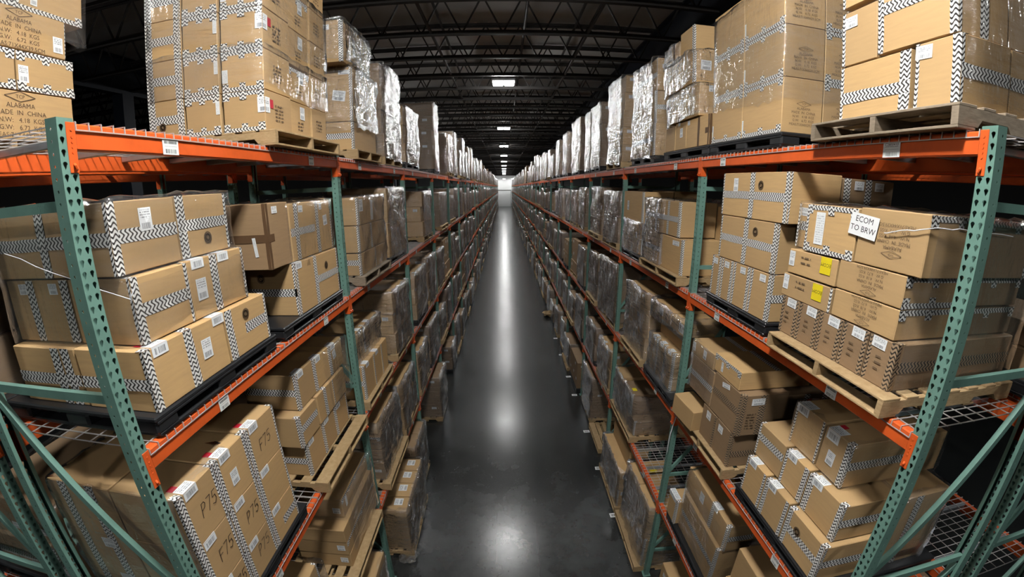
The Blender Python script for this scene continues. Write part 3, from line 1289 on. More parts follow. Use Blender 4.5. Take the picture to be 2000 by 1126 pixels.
rng = random.Random(3)
far_bars = MB()
for side in 'LR':
    s = sgn(side)
    fx = XW(side, 0)
    for b in range(NB + 1):
        make_frame(side, fx, s, bay_y(b), b < 8, 'green upright frame with teardrop holes, %s from the near end, %s' % (ORD[b], SIDE[side]), 'upright frames of the %s' % SIDE[side])
    for b in range(NB):
        y = bay_y(b)
        for lv in (1, 2, 3, 4):
            nm = '%s bay, %s, %s' % (ORD[b], LEVEL[lv], SIDE[side])
            cards = []
            if b < 9:
                if (side, lv, b) == ('R', 1, 0):
                    cards = [(.50, .115, .085, 'C2800410'), (2.40, .10, .08)]
                elif (side, lv, b) == ('L', 1, 0):
                    cards = [(.555, .115, .085), (2.25, .10, .08)]
                else:
                    cards = [(.62, .10, .075), (2.22, .10, .075)]
            if b >= 28:
                far_bars.box(fx - s * .002, fx + s * .052, y + .076, y + PITCH, LV[lv] - .112, LV[lv])
                far_bars.box(fx - s * .005, fx, y + .04, y + .08, LV[lv] - .205, LV[lv])
                far_bars.box(fx - s * .005, fx, y + PITCH - .004, y + PITCH + .036, LV[lv] - .205, LV[lv])
                continue
            make_crossbar(fx, s, y, LV[lv], 'orange front crossbar of the ' + nm, 'front crossbars', True, cards)
            if b < 4:
                make_crossbar(fx + s * DEPTH, -s, y, LV[lv], 'orange rear crossbar of the ' + nm, 'rear crossbars')
            if b < 7:
                for k, wd in ((0, 'near'), (1, 'far')):
                    make_deck(fx, s, y + .076 + .006 + k * (DL + .012), LV[lv], '%s wire mesh deck of the %s' % (wd, nm), 'wire decks')
    # rack standing back to back behind
    fx2 = fx + s * (DEPTH + GAP)
    for b in range(4):
        make_frame(side, fx2, s, bay_y(b), b < 3, 'green upright frame of the back rack, %s from the near end, behind the %s' % (ORD[b], SIDE[side]), 'upright frames of the back racks')
    for b in range(3):
        y = bay_y(b)
        for lv in (1, 2, 3, 4) if b == 0 else (1, 2):
            nm = '%s bay, %s, back rack behind the %s' % (ORD[b], LEVEL[lv], SIDE[side])
            make_crossbar(fx2, s, y, LV[lv], 'orange inner crossbar of the ' + nm, 'crossbars of the back racks')
            make_crossbar(fx2 + s * DEPTH, -s, y, LV[lv], 'orange outer crossbar of the ' + nm, 'crossbars of the back racks')
            if b < 2:
                for k, wd in ((0, 'near'), (1, 'far')):
                    make_deck(fx2, s, y + .082 + k * (DL + .012), LV[lv], '%s wire deck of the %s' % (wd, nm), 'wire decks of the back racks')

tag(far_bars.build('rack_crossbars', M['orange']), 'orange crossbars of the many bays at the far end of both racks', 'rack crossbars', None, 'stuff')
# ------------------------------------------------------------------ loads
TIER = ['bottom', 'second', 'third', 'fourth', 'fifth', 'sixth', 'seventh']
COLN = {1: [''], 2: ['near', 'far'], 3: ['near', 'middle', 'far'], 4: ['first', 'second', 'third', 'fourth'],
        5: ['first', 'second', 'third', 'fourth', 'fifth'], 6: ['first', 'second', 'third', 'fourth', 'fifth', 'sixth']}
COUNT = dict(box=0, wood=0, plastic=0, film=0)
MAXK = 300
stuff_box, stuff_lab, stuff_wood, stuff_film = MB(), MB(), MB(), MB()
R3 = random.Random(21)
SPOT = ['near load', 'far load']


def B(y0, y1, z0, z1, w0, w1, tapes='', marks=(), tier=0, col='', look='', mat='card', zmat='zig', rz=0.0, tilt=0.0):
    return dict(y0=y0, y1=y1, z0=z0, z1=z1, w0=w0, w1=w1, tapes=tapes, marks=marks, tier=tier, col=col, look=look, mat=mat, zmat=zmat, rz=rz, tilt=tilt)


def where(bay, lv, side, spot, back=False):
    rk = ('behind ' if back else '') + SIDE[side]
    return '%s, %s bay, %s, %s' % (SPOT[spot], ORD[bay], LEVEL[lv].replace(' level', ' shelf') if lv < 5 else 'floor', rk)


QUEUE = []


def load(side, lv, bay, spot, pallet, py, boxes, film=None, pw=None, pmat=None, back=0.0, detail=2):
    """note a load; build_load makes them all, the nearest first"""
    QUEUE.append((py[0] + (3.0 if back else 0.0) + (.3 if lv > 3 else 0), len(QUEUE), (side, lv, bay, spot, pallet, py, boxes, film, pw, pmat, back, detail)))


def build_load(side, lv, bay, spot, pallet, py, boxes, film=None, pw=None, pmat=None, back=0.0, detail=2):
    """one pallet load: pallet, cartons and film, each a thing of its own"""
    pl = where(bay, lv, side, spot, back > 0)
    if pw is None:
        pw = -.012 if pallet == 'plastic' else -.06
    z = LV[lv] + (DECK if lv < 5 else 0.0)
    if pallet:
        if COUNT[pallet] < MAXK:
            o = make_pallet(pallet, side, (py[0] + py[1]) / 2, back + pw + .6, z, py[1] - py[0], 1.2, bay < 3, pmat)
            kind = {'wood': 'wooden', 'plastic': 'black plastic'}[pallet]
            if pmat == 'oldw':
                kind = 'weathered wooden'
            tag(o, '%s pallet, %s' % (kind, pl), 'pallet', 'wooden pallets' if pallet == 'wood' else 'black plastic pallets')
            COUNT[pallet] += 1
        else:
            mm = MB()
            for nm, pm in (wood_pallet_parts if pallet == 'wood' else plastic_pallet_parts)(1.2, py[1] - py[0]):
                mm.faces(pm.v, pm.f)
            x, y = XW(side, back + pw + .6), (py[0] + py[1]) / 2
            stuff_wood.faces([(a + x, b + y, c + z) for a, b, c in mm.v], mm.f)
    # cartons
    tiers = {}
    for bx in boxes:
        tiers.setdefault(bx['tier'], []).append(bx)
    for tn, bs in tiers.items():
        fr = sorted([q for q in bs if not q['col']], key=lambda q: q['y0'])
        for i, q in enumerate(fr):
            q['col'] = COLN.get(len(fr), COLN[6])[i] if len(fr) <= 6 else str(i)
    for bx in boxes:
        w0, w1 = bx['w0'] + back, bx['w1'] + back
        if COUNT['box'] < MAXK:
            o = make_carton(side, bx['y0'], bx['y1'], bx['z0'], bx['z1'], w0, w1, bx['tapes'], bx['marks'], bx['mat'], bx['zmat'], detail, bx['rz'], bx['tilt'])
            look = bx['look'] or ('zigzag-taped box' if any(c in bx['tapes'] for c in 'CcFNVHIJhvTBtb') else 'plain cardboard box')
            txt = '%s, %s tier%s, %s' % (look, TIER[bx['tier']], (' ' + bx['col']) if bx['col'] else '', pl)
            tag(o, txt, 'box', 'cardboard boxes on the %s, %s bay' % (SIDE[side], ORD[bay]))
            COUNT['box'] += 1
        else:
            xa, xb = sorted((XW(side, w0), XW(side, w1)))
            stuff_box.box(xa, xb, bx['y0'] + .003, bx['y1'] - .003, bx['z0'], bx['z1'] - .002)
            if bay < 12 and R3.random() < .75:
                fx, s_ = XW(side, w0), (1 if side == 'L' else -1)
                yl, zl = R3.uniform(bx['y0'] + .1, bx['y1'] - .1), bx['z0'] + (bx['z1'] - bx['z0']) * R3.uniform(.6, .8)
                stuff_lab.quad([(fx + s_ * .003, yl - s_ * .05, zl - .04), (fx + s_ * .003, yl + s_ * .05, zl - .04), (fx + s_ * .003, yl + s_ * .05, zl + .04), (fx + s_ * .003, yl - s_ * .05, zl + .04)], UVQ)
            if bay < 12 and R3.random() < .4:
                xl, zl = xa + (xb - xa) * (.8 if side == 'L' else .2), bx['z0'] + (bx['z1'] - bx['z0']) * .72
                stuff_lab.quad([(xl - .06, bx['y0'] + .0005, zl - .03), (xl + .06, bx['y0'] + .0005, zl - .03), (xl + .06, bx['y0'] + .0005, zl + .03), (xl - .06, bx['y0'] + .0005, zl + .03)], UVQ)
    if film:
        for fm_ in film:
            y0, y1, w0, w1, z0, z1 = fm_[:6]
            kw = fm_[6] if len(fm_) > 6 else {}
            if COUNT['film'] < MAXK:
                step = .07 if bay < 2 else (.1 if bay < 5 else .16)
                o = make_film(side, y0, y1, w0 + back, w1 + back, z0, z1, kw.get('mat', 'film' if bay < 1 else 'filmf'), kw.get('step', step), kw.get('amp', .007 if bay < 1 else .016), kw.get('prof'))
                tag(o, 'clear stretch film round the load, %s%s' % (kw.get('which', ''), pl), 'stretch film', 'stretch film round pallet loads')
                COUNT['film'] += 1
            else:
                xa, xb = sorted((XW(side, w0 + back - .008), XW(side, w1 + back + .008)))
                m2 = film_mesh(xa, xb, y0 - .008, y1 + .008, z0, z1, .2, .022, random.randint(0, 9999))
                stuff_film.faces(m2.v, m2.f)


SH = .0


def ov(d, red=False):
    return ('over', d, .11, .055, .07, red)


def pz(lv):
    """z of a carton standing on a pallet on this level"""
    return LV[lv] + (DECK if lv < 5 else 0) + .119


# ---- left rack, first bay, top level: tall stack on the far spot
z1 = pz(1)
bx = []
T = (z1, 6.580, 6.890, 7.205, 7.52, 7.80)
for t in range(5):
    a, b = T[t], T[t + 1]
    bx.append(B(2.95, 3.355, a, b, .0, .365, 't b' if t else 't b', [('wrap', .055, .115, .065, .06), ('lines', 'f', .2, (b - a) * .45, .12, .14)] if t % 2 == 0 else [('sheet', 's', .33, .12, .05, .10, 0), ('lines', 'f', .2, (b - a) * .45, .12, .14)], t, 'front near'))
    bx.append(B(2.945, 3.36, a, b, .385, .71, 't b', [('sheet', 's', .02, .2, .035, .1, 0)], t, 'second near', 'edge-taped box'))
    bx.append(B(2.93, 3.36, a, b, .725, 1.045, 'c h.5 v.95', [('logo', 's', .2, .10, .03)] if t == 0 else [], t, 'inner near'))
    bx.append(B(3.365, 3.765, a, b - .02 if t == 1 else b, .03, .50, 'T' if t in (1, 3) else 'N', [('ship', 'f', .24, (b - a) * .72, .085, .11), ('lines', 'f', .2, (b - a) * .3, .1, .09)], t, 'middle'))
    bx.append(B(3.775, 4.10, a, b, .02, .50, '', [('lines', 'f', .15, (b - a) * .45, .12, .12)], t, 'far'))
load('L', 1, 0, 1, 'wood', (2.92, 4.15), bx, [(2.93, 4.11, .0, 1.05, 6.95, 7.55, dict(amp=.004, which='upper part, ')), (2.93, 4.11, .0, 1.05, 6.60, 6.92, dict(amp=.003, which='lower part, '))], -.09)

# ---- left rack, first bay, upper level
z2 = pz(2)
bx = [
    B(1.55, 2.195, z2, 5.085, .0, .5, 'C h.45 V.5', [ov(.055, True), ('ship', 'f', .45, .18, .085, .12), ], 0, 'near front', 'long box, folded label'),
    B(2.205, 2.685, z2, 5.085, .0, .5, 'N.07 J.48 F', [('logo', 'f', .22, .26, .035), ov(-.12)], 0, 'far front', 'zigzag-taped box with logo'),
    B(1.555, 2.68, z2, 5.08, .51, 1.04, 'h.45 v.14 v.3', [], 0, 'back'),
    B(1.615, 2.02, 5.09, 5.44, .05, .5, 'C I.5 H.5 F', [('ship', 's', .28, .3, .08, .07)], 1, 'near front'),
    B(2.025, 2.57, 5.09, 5.445, .05, .5, 'V.42 F', [ov(.03), ov(.27), ('ship', 'f', .09, .17, .09, .13)], 1, 'far front', 'box with three labels'),
    B(1.62, 2.56, 5.09, 5.44, .51, 1.04, 'v.06 v.6', [('ship', 's', .12, .3, .07, .06), ('ship', 's', .38, .3, .07, .06)], 1, 'back'),
    B(1.60, 2.055, 5.45, 5.815, .1, .58, 'C H.52 h.5', [('ship', 'f', .23, .26, .085, .12)], 2, 'near front', 'box with one label'),
    B(2.06, 2.52, 5.45, 5.82, .1, .58, 'N.068 H.52 F', [('logo', 'f', .24, .10, .033)], 2, 'far front', 'zigzag-taped box with logo'),
    B(1.605, 2.51, 5.45, 5.81, .59, 1.06, 'h.5 v.05', [], 2, 'back'),
]
load('L', 2, 0, 0, 'plastic', (1.50, 2.74), bx, [(1.60, 2.58, .06, 1.07, 5.10, 5.83, dict(amp=.006, prof=lambda z: .0 if z < 5.44 else .05))])
bx = [
    B(3.17, 4.075, z2, 5.205, .0, .5, 'C V.43 J.5 F h.45', [ov(.02), ('logo', 'f', .62, .33, .035), ('logo', 's', .33, .33, .035)], 0, 'front', 'long zigzag-taped cardboard box'),
    B(3.18, 4.07, z2, 5.20, .51, 1.04, 'v.5', [], 0, 'back'),
    B(2.885, 3.225, 5.21, 5.725, .03, .50, 'k', [('ship', 'f', .12, .46, .08, .055), ('sheet', 's', .12, .18, .03, .15, .1)], 1, 'near', 'brown-taped cardboard box', 'cardb'),
    B(3.235, 4.08, 5.21, 5.705, .03, .50, 'V.13 V.62 F I.5', [('ship', 'f', .2, .44, .08, .06), ('ship', 'f', .6, .44, .06, .06), ('ship', 'f', .69, .3, .09, .1, .1)], 1, 'far', 'tall zigzag-taped box'),
    B(2.89, 4.08, 5.21, 5.70, .51, 1.04, '', [], 1, 'back', '', 'cardb'),
]
load('L', 2, 0, 1, 'plastic', (2.86, 4.12), bx, [(3.20, 4.09, .02, 1.05, 5.16, 5.72)])

# ---- left rack, first bay, middle level
z3 = pz(3)
bx = []
T = (z3, 3.50, 3.87, 4.25)
yc = (1.455, 1.785, 2.125, 2.52)
for t in range(3):
    for i in range(3):
        a, b = T[t], T[t + 1]
        y0, y1 = yc[i] + .01 * t * 0, yc[i + 1]
        word = ('P75', 'P75', 'F75')[i] if t else ('P7', 'P75', 'P75')[i]
        mk = [ov(.055, t == 2), ('hand', 'f', .13, .14, .09, 'F75' if (t == 1 and i == 0) or (t == 2 and i == 2) else 'P75')]
        if t == 2 and i == 1:
            mk = [ov(.055, True), ('ship', 'f', .15, .17, .075, .11)]
        if i == 2 and t < 2:
            mk = [ov(.055)]
        bx.append(B(y0 + .004, y1, a, b - (0.02 if False else 0), .0, .5, 'C F.022 ' + ('J.4' if (i == 2 and t == 0) else ''), mk, t, ('near front', 'middle front', 'far front')[i],
                    'hand-marked cardboard box' if any(m[0] == 'hand' for m in mk) else ''))
    bx.append(B(1.46, 2.51, T[t], T[t + 1], .51, 1.04, 'v.3 v.75', [('ship', 's', .2, .3, .1, .08)], t, 'back'))
load('L', 3, 0, 0, 'plastic', (1.43, 2.64), bx, [(1.452, 2.0, .04, 1.045, 3.22, 4.245, dict(which='near end, '))])
bx = [
    B(2.985, 3.345, z3, 3.54, .08, .6, 'C h.48', [ov(.05)], 0), B(3.35, 3.665, z3, 3.54, .08, .6, 'C', [ov(.05)], 0), B(3.67, 4.03, z3, 3.53, .08, .6, 'C F', [ov(.05)], 0),
    B(2.93, 3.31, 3.545, 3.86, .07, .6, 'C H.55', [('ship', 's', .40, .26, .07, .06)], 1), B(3.335, 3.70, 3.545, 3.855, .07, .6, 'V.5', [], 1), B(3.71, 4.05, 3.545, 3.85, .07, .6, 'N', [], 1),
    B(3.06, 3.42, 3.865, 4.215, .1, .65, 'C h.5', [ov(.05)], 2), B(3.43, 3.79, 3.865, 4.20, .1, .65, 'C', [ov(.05)], 2), B(3.80, 4.15, 3.86, 4.18, .1, .65, 'C', [ov(.05), ('ship', 'f', .12, .2, .08, .1, .2)], 2),
    B(3.00, 4.10, z3, 3.80, .66, 1.04, 'v.3', [], 0, 'back'),
]
load('L', 3, 0, 1, 'wood', (2.90, 4.12), bx, [(3.66, 4.17, .05, .7, 3.56, 4.20)], -.11)

# ---- left rack, first bay, lower level
z4 = pz(4)
bx = [B(1.55, 2.05, z4, 2.05, .0, .6, 'C V.5', [ov(.1)], 0), B(2.06, 2.66, z4, 2.05, .0, .6, 'C', [ov(.1)], 0), B(1.58, 2.62, 2.055, 2.42, .06, .6, 'C V.5 F', [ov(.3), ('ship', 'f', .7, .2, .09, .12)], 1)]
load('L', 4, 0, 0, 'plastic', (1.5, 2.7), bx, [(1.55, 2.66, .0, .62, 1.75, 2.43)])
bx = [B(3.18, 4.22, z4, 1.88, .0, .62, '', [('ship', 's', .08, .11, .09, .08)], 0), B(3.175, 4.22, 1.885, 2.08, .0, .62, 'T', [('ship', 's', .08, .11, .09, .08)], 1), B(3.17, 4.22, 2.085, 2.27, .0, .62, '', [], 2),
      B(3.36, 4.25, 2.275, 2.53, .05, .62, 'T', [('ship', 's', .08, .1, .09, .08), ('sheet', 'f', .12, .15, .05, .14)], 3)]
load('L', 4, 0, 1, 'wood', (3.02, 4.12), bx, [(3.34, 4.26, .0, .63, 1.74, 2.54)], -.10)
bx = [B(2.9, 3.9, pz(5), .6, -.1, .7, 'C', [], 0), B(2.9, 3.9, .605, 1.12, -.1, .7, 'C', [('ship', 'f', .3, .3, .1, .12)], 1)]
load('L', 5, 0, 1, 'wood', (2.85, 3.95), bx, [(2.9, 3.9, -.1, .7, .16, 1.13)], -.15)

# ---- right rack, first bay, top level
bx = [
    B(1.535, 1.800, z1, 6.625, .0, .40, 'C h.5 F.022', [('ship', 'f', .21, .30, .10, .07, -.05)], 0, 'near', 'box with barcode label'),
    B(1.825, 2.345, z1, 6.615, .0, .40, 'N.07 H.42 F', [], 0, 'far', 'wide zigzag-taped box'),
    B(1.555, 2.06, 6.63, 6.985, .0, .40, 'C H.72 F.04 v.5', [], 1, 'near', 'wide zigzag-taped box'),
    B(2.066, 2.345, 6.62, 6.96, .0, .40, 'F', [('ship', 'f', .2, .27, .1, .07)], 1, 'far', 'box with barcode label'),
    B(1.565, 2.0, 6.99, 7.33, .0, .40, 'C V.5', [], 2), B(2.01, 2.345, 6.99, 7.3, .0, .40, 'F', [], 2),
    B(1.54, 2.34, z1, 6.62, .41, .82, 'h.5', [], 0, 'back'), B(1.56, 2.34, 6.63, 6.98, .41, .82, 'v.5', [], 1, 'back'), B(1.57, 2.34, 6.99, 7.3, .41, .82, 'v.3', [], 2, 'back'),
]
load('R', 1, 0, 0, 'wood', (1.47, 2.50), bx, [(1.53, 2.36, .015, .83, 6.30, 7.32, dict(amp=.002, prof=lambda z: .02))], -.085, 'oldw')
bx = []
T = (z1, 6.705, 7.115, 7.55)
for t in range(3):
    a, b = T[t], T[t + 1]
    st = [('stamp', 's', .20, .15, .62)]
    bx.append(B(2.95, 3.515, a, b, .0, .39, 'B T' if t < 2 else 'B', st + [('sheet', 'f', .55, .10 if t == 0 else .12, .022, .11, 0)], t, 'near front', 'tall printed box'))
    bx.append(B(3.525, 4.08, a, b, .0, .39, 'B T' if t < 2 else 'B', [('sheet', 'f', .53, .12, .022, .11, 0)], t, 'far front', 'tall edge-taped cardboard box'))
    bx.append(B(2.955, 3.515, a, b, .395, .785, 't b', [('stamp', 's', .2, .15, .62)], t, 'near back', 'box with printed block'))
load('R', 1, 0, 1, 'plastic', (2.92, 4.10), bx, [(2.95, 4.09, .0, .80, 6.55, 7.52, dict(amp=.002))])
bx = [
    B(4.14, 4.70, z1, 6.60, .0, .4, 'k q.45', [('ship', 'f', .5, .29, .06, .05)], 0), B(4.71, 5.02, z1, 6.60, .0, .4, '', [('ship', 'f', .13, .2, .08, .11), ('ship', 'f', .2, .31, .06, .04)], 0), B(5.03, 5.34, z1, 6.58, .0, .4, '', [], 0),
    B(4.36, 5.20, 6.61, 6.98, -.02, .4, 'F', [('ship', 's', .16, .3, .1, .07)], 1, '', 'film-wrapped box with label'),
    B(4.46, 5.24, 6.99, 7.34, -.04, .4, 'C', [('ship', 's', .14, .2, .13, .11)], 2, '', 'box with square label'),
    B(4.56, 4.94, 7.345, 7.68, .0, .4, 'C', [], 3), B(4.98, 5.36, 7.345, 7.62, .0, .4, 'q.4', [], 3, '', 'brown-taped cardboard box'),
]
load('R', 1, 1, 0, 'plastic', (4.12, 5.36), bx, [(4.36, 5.22, -.03, .41, 6.60, 6.97, dict(mat='filmf', which='second tier, ')), (4.44, 5.26, -.06, .41, 6.98, 7.36, dict(mat='filmf', which='third tier, ')), (4.98, 5.37, -.02, .41, 7.36, 7.60, dict(mat='filmf', which='topmost tier, '))])

# ---- right rack, first bay, upper level
bx = []
ys = (1.635, 1.852, 2.066, 2.285, 2.505, 2.70)
for i in range(5):
    bx.append(B(ys[i], ys[i + 1] - .006, z2, 5.03, .0, .5, 'C F.03 h.5' if i == 0 else 'N.035 F.03', [('ship', 'f', .075 if i else .13, .25, .10, .065, -.04), ('lines', 'f', .11, .12, .05, .11)], 0, '', 'clear-taped cardboard box', 'cardb', 'zigk'))
bx += [
    B(1.645, 2.69, z2, 5.03, .51, 1.10, 'h.5', [], 0, 'back', '', 'cardb', 'zigk'),
    B(1.685, 2.195, 5.035, 5.215, .0, .5, 't', [('stamp', 'f', .24, .10, .55, True)], 1, '', 'flat box with printing'),
    B(2.205, 2.735, 5.03, 5.205, .0, .5, 'N', [('yellow', 'f', .14, .11, .10, .115, 'ECOM'), ('ship', 'f', .48, .11, .06, .11), ('lines', 'f', .32, .1, .1, .08)], 1, '', 'box with yellow ECOM sticker'),
    B(1.69, 2.73, 5.035, 5.21, .51, 1.10, 't', [], 1, 'back', '', 'cardb'),
    B(1.685, 2.195, 5.22, 5.405, .0, .5, 't b', [('stamp', 'f', .24, .10, .55, True)], 2, '', 'flat box with printing'),
    B(2.205, 2.70, 5.215, 5.395, .0, .5, '', [('yellow', 'f', .10, .12, .10, .115, 'ECOM'), ('ship', 'f', .45, .11, .06, .11), ('lines', 'f', .3, .1, .1, .08)], 2, '', 'box with yellow ECOM sticker'),
    B(1.69, 2.69, 5.22, 5.40, .51, 1.10, 't', [], 2, 'back', '', 'cardb'),
    B(1.605, 2.085, 5.41, 5.745, .0, .5, 't', [('sign', 'f', .43, .225, .215, .135, -.12), ('stamp', 'f', .21, .17, .62, True)], 3, 'near', 'box with ECOM sign'),
    B(2.095, 2.56, 5.405, 5.735, .0, .5, 'T B F', [('sheet', 'f', .32, .17, .085, .22, .0)], 3, 'middle', 'box with long label'),
    B(2.57, 2.775, 5.40, 5.735, .10, .5, 'N H.5 F', [('ship', 'f', .13, .27, .1, .06)], 3, 'far', 'small zigzag-taped cardboard box'),
    B(1.615, 2.775, 5.41, 5.74, .51, 1.10, 't v.8', [('yellow', 's', .5, .16, .05, .09)], 3, 'back', '', 'cardb'),
]
load('R', 2, 0, 0, 'wood', (1.56, 2.67), bx, [(1.61, 2.72, .03, 1.11, 4.74, 5.75, dict(amp=.004, prof=lambda z: .03)), ], -.10)
bx = []
ys = (2.862, 3.165, 3.445, 3.665, 3.865)
for i in range(4):
    bx.append(B(ys[i], ys[i + 1] - .006, z2, 5.145, .0, .5, ('C h.5 ' if i == 0 else 'N.05 ') + 'F.03', [('ship', 'f', .12, .35, .085, .06)], 0, '', 'upright zigzag-taped box'))
bx += [
    B(2.87, 3.76, 5.15, 5.56, .0, .5, 'C V.5 H.5 F', [('logo', 'f', .3, .31, .035)], 1, 'front', 'wide box with logo'),
    B(2.785, 3.78, 5.565, 5.965, .0, .5, 'C V.5 H.5 F', [('logo', 'f', .37, .29, .035), ('ship', 'f', .76, .29, .075, .12)], 2, 'front', 'wide box with logo'),
    B(2.80, 3.76, 5.565, 5.95, .51, 1.08, 'v.1 v.5', [('ship', 's', .18, .33, .1, .07), ('ship', 's', .4, .33, .1, .07)], 2, 'back', '', 'cardb'),
    B(2.87, 3.8, z2, 5.56, .51, 1.08, '', [], 0, 'back'),
]
load('R', 2, 0, 1, 'plastic', (2.84, 3.90), bx)

# ---- right rack, first bay, middle level
bx = [
    B(1.655, 2.085, z3, 3.525, .0, .55, 'C F.05 H.5 h.5', [('logo', 'f', .28, .22, .035)], 0, 'near', 'zigzag-taped box with logo'),
    B(2.095, 2.415, z3, 3.535, .0, .55, 'N.04 F.05', [ov(.17)], 0, 'middle'), B(2.425, 2.715, z3, 3.545, .0, .55, 'N.03 F', [ov(.14)], 0, 'far'),
    B(1.695, 2.07, 3.53, 3.845, .07, .6, 'C F.06 h.5', [ov(.22)], 1, 'near'), B(2.08, 2.365, 3.54, 3.855, .07, .6, 'N.05 F.03', [ov(.14)], 1, 'middle'), B(2.375, 2.745, 3.55, 3.865, .07, .6, 'H.62 F', [('ship', 't', .2, .3, .12, .1)], 1, 'far'),
    B(1.86, 2.13, 3.855, 4.21, .15, .7, 'C h.5', [('over', .12, .12, .08, .09, True), ('ship', 'f', .15, .15, .075, .11)], 2, 'near', 'box with red label tab'),
    B(2.14, 2.465, 3.86, 4.22, .15, .7, 'N F', [('over', .18, .13, .07, .1)], 2, 'far'),
    B(1.66, 2.72, z3, 3.84, .61, 1.08, 'v.3', [], 0, 'back'), B(1.87, 2.46, 3.855, 4.19, .71, 1.12, 'v.5', [], 2, 'back'),
]
load('R', 3, 0, 0, 'plastic', (1.60, 2.78), bx, [(1.86, 2.47, .14, 1.125, 3.84, 4.22, dict(which='topmost tier, ')), (1.66, 2.73, .58, 1.09, 3.2, 3.85, dict(which='back part, '))])
bx = [
    B(3.00, 3.31, z3, 3.565, .0, .5, 'C h.4', [('ship', 'f', .22, .3, .09, .08)], 0, '', 'clear-taped cardboard box', 'cardb', 'zigk'), B(3.32, 3.63, z3, 3.56, .0, .5, 'N.04', [('ship', 'f', .16, .3, .09, .09)], 0, '', 'clear-taped cardboard box', 'cardb', 'zigk'),
    B(2.965, 3.50, 3.57, 4.0, .0, .5, 'C H.55 c v.45', [('ship', 's', .17, .36, .14, .07), ('lines', 's', .12, .15, .1, .18), ('ship', 'f', .3, .38, .14, .05, .2)], 1, '', 'large box with loose sheet', 'cardb', 'zigk'), B(3.51, 4.03, 3.57, 3.97, .0, .5, 'H.5', [], 1, '', 'film-wrapped cardboard box', 'cardb'),
    B(3.06, 3.55, 4.005, 4.19, .0, .8, 'T K.5', [('ship', 'f', .33, .09, .04, .1)], 2, '', 'flat zigzag-taped cardboard box'), B(3.56, 4.06, 3.975, 4.15, .0, .8, 'K.5', [('ship', 'f', .2, .09, .07, .1), ('ship', 'f', .46, .09, .07, .1)], 2, '', 'flat film-wrapped cardboard box'),
    B(2.98, 4.0, z3, 3.96, .51, 1.06, 'v.4 v.8', [('ship', 's', .2, .6, .1, .08)], 0, 'back', '', 'cardb'),
]
load('R', 3, 0, 1, 'wood', (2.96, 4.08), bx, [(3.52, 4.06, .0, .82, 3.58, 4.14)], -.05)
o = make_carton('R', 3.66, 4.10, 3.205, 3.45, -.12, .14, 'F.001', [], 'card', 'zigk', 1, .12, .04)
o.location.z = 3.19
tag(o, 'loose plain cardboard box leaning out beside the first inner upright, middle level, right rack', 'box')

# ---- right rack, first bay, lower level
bx = [B(2.81, 3.72, z4, 2.22, .04, .55, 'C H.5', [], 0, 'inner', 'long zigzag-taped cardboard box'), B(2.795, 3.80, 2.225, 2.565, .08, .40, 'C V.35 h.5', [ov(.25), ('ship', 'f', .6, .2, .1, .13)], 1, 'front', 'long box with labels'),
      B(2.82, 3.5, 2.225, 2.66, .42, .75, '', [], 1, 'back'), B(3.735, 3.99, z4, 2.05, -.02, .45, 'C', [ov(.05), ov(.15)], 0, 'outer', 'small box with two labels')]
load('R', 4, 0, 1, 'plastic', (2.76, 4.0), bx, [(2.79, 3.73, .03, .77, 1.75, 2.58)])
bx = [B(1.6, 2.6, z4, 2.1, .05, .7, 'C', [], 0), B(1.65, 2.6, 2.105, 2.5, .1, .7, 'C', [], 1)]
load('R', 4, 0, 0, 'plastic', (1.5, 2.68), bx)
bx = [B(3.2, 3.9, pz(5), .75, .05, .7, 'N V.5', [('ship', 'f', .55, .5, .1, .08)], 0)]
load('R', 5, 0, 1, 'wood', (3.0, 4.0), bx)

# ---- the rack behind the left rack, top level
bk = DEPTH + GAP + .05
bx = [
    B(1.47, 2.465, z1, 6.585, .0, .5, '', [('stamp', 'f', .60, .15, .95)], 0, 'front', 'large printed box'),
    B(1.47, 2.055, 6.59, 6.85, .0, .5, 'T B', [], 1, 'near front', 'edge-taped box'), B(2.06, 2.49, 6.59, 6.85, .0, .5, 'T B', [('ship', 'f', .045, .11, .07, .11)], 1, 'far front', 'edge-taped box'),
    B(1.47, 2.435, 6.855, 7.125, .0, .5, 'F.004', [('stamp', 'f', .62, .13, .85), ('ship', 'f', .90, .09, .075, .11)], 2, 'front', 'large printed box'),
    B(1.55, 2.60, 7.13, 7.48, .02, .5, 'B', [('ship', 'f', .66, .10, .05, .10)], 3, 'front', 'large film-wrapped box'),
    B(1.48, 2.46, z1, 7.12, .51, 1.06, 'h.3', [], 0, 'back'), B(1.56, 2.58, 7.13, 7.46, .51, 1.06, '', [], 3, 'back'),
]
load('L', 1, 0, 0, 'wood', (1.44, 2.5), bx, [(1.46, 2.62, .0, 1.07, 7.0, 7.49, dict(amp=.003, prof=lambda z: .0))], -.05, None, bk)
for b_, (ya, yb, zt) in enumerate(((5.2, 6.3, 7.0), (7.6, 8.6, 6.9))):
    bx = [B(ya, yb, z1, zt, .1, .9, '', [], 0, '', '', 'cardb')]
    load('L', 1, 1 + b_, 0, 'wood', (ya - .05, yb + .05), bx, [(ya, yb, .1, .9, z1, zt + .01)], .05, None, DEPTH + GAP)
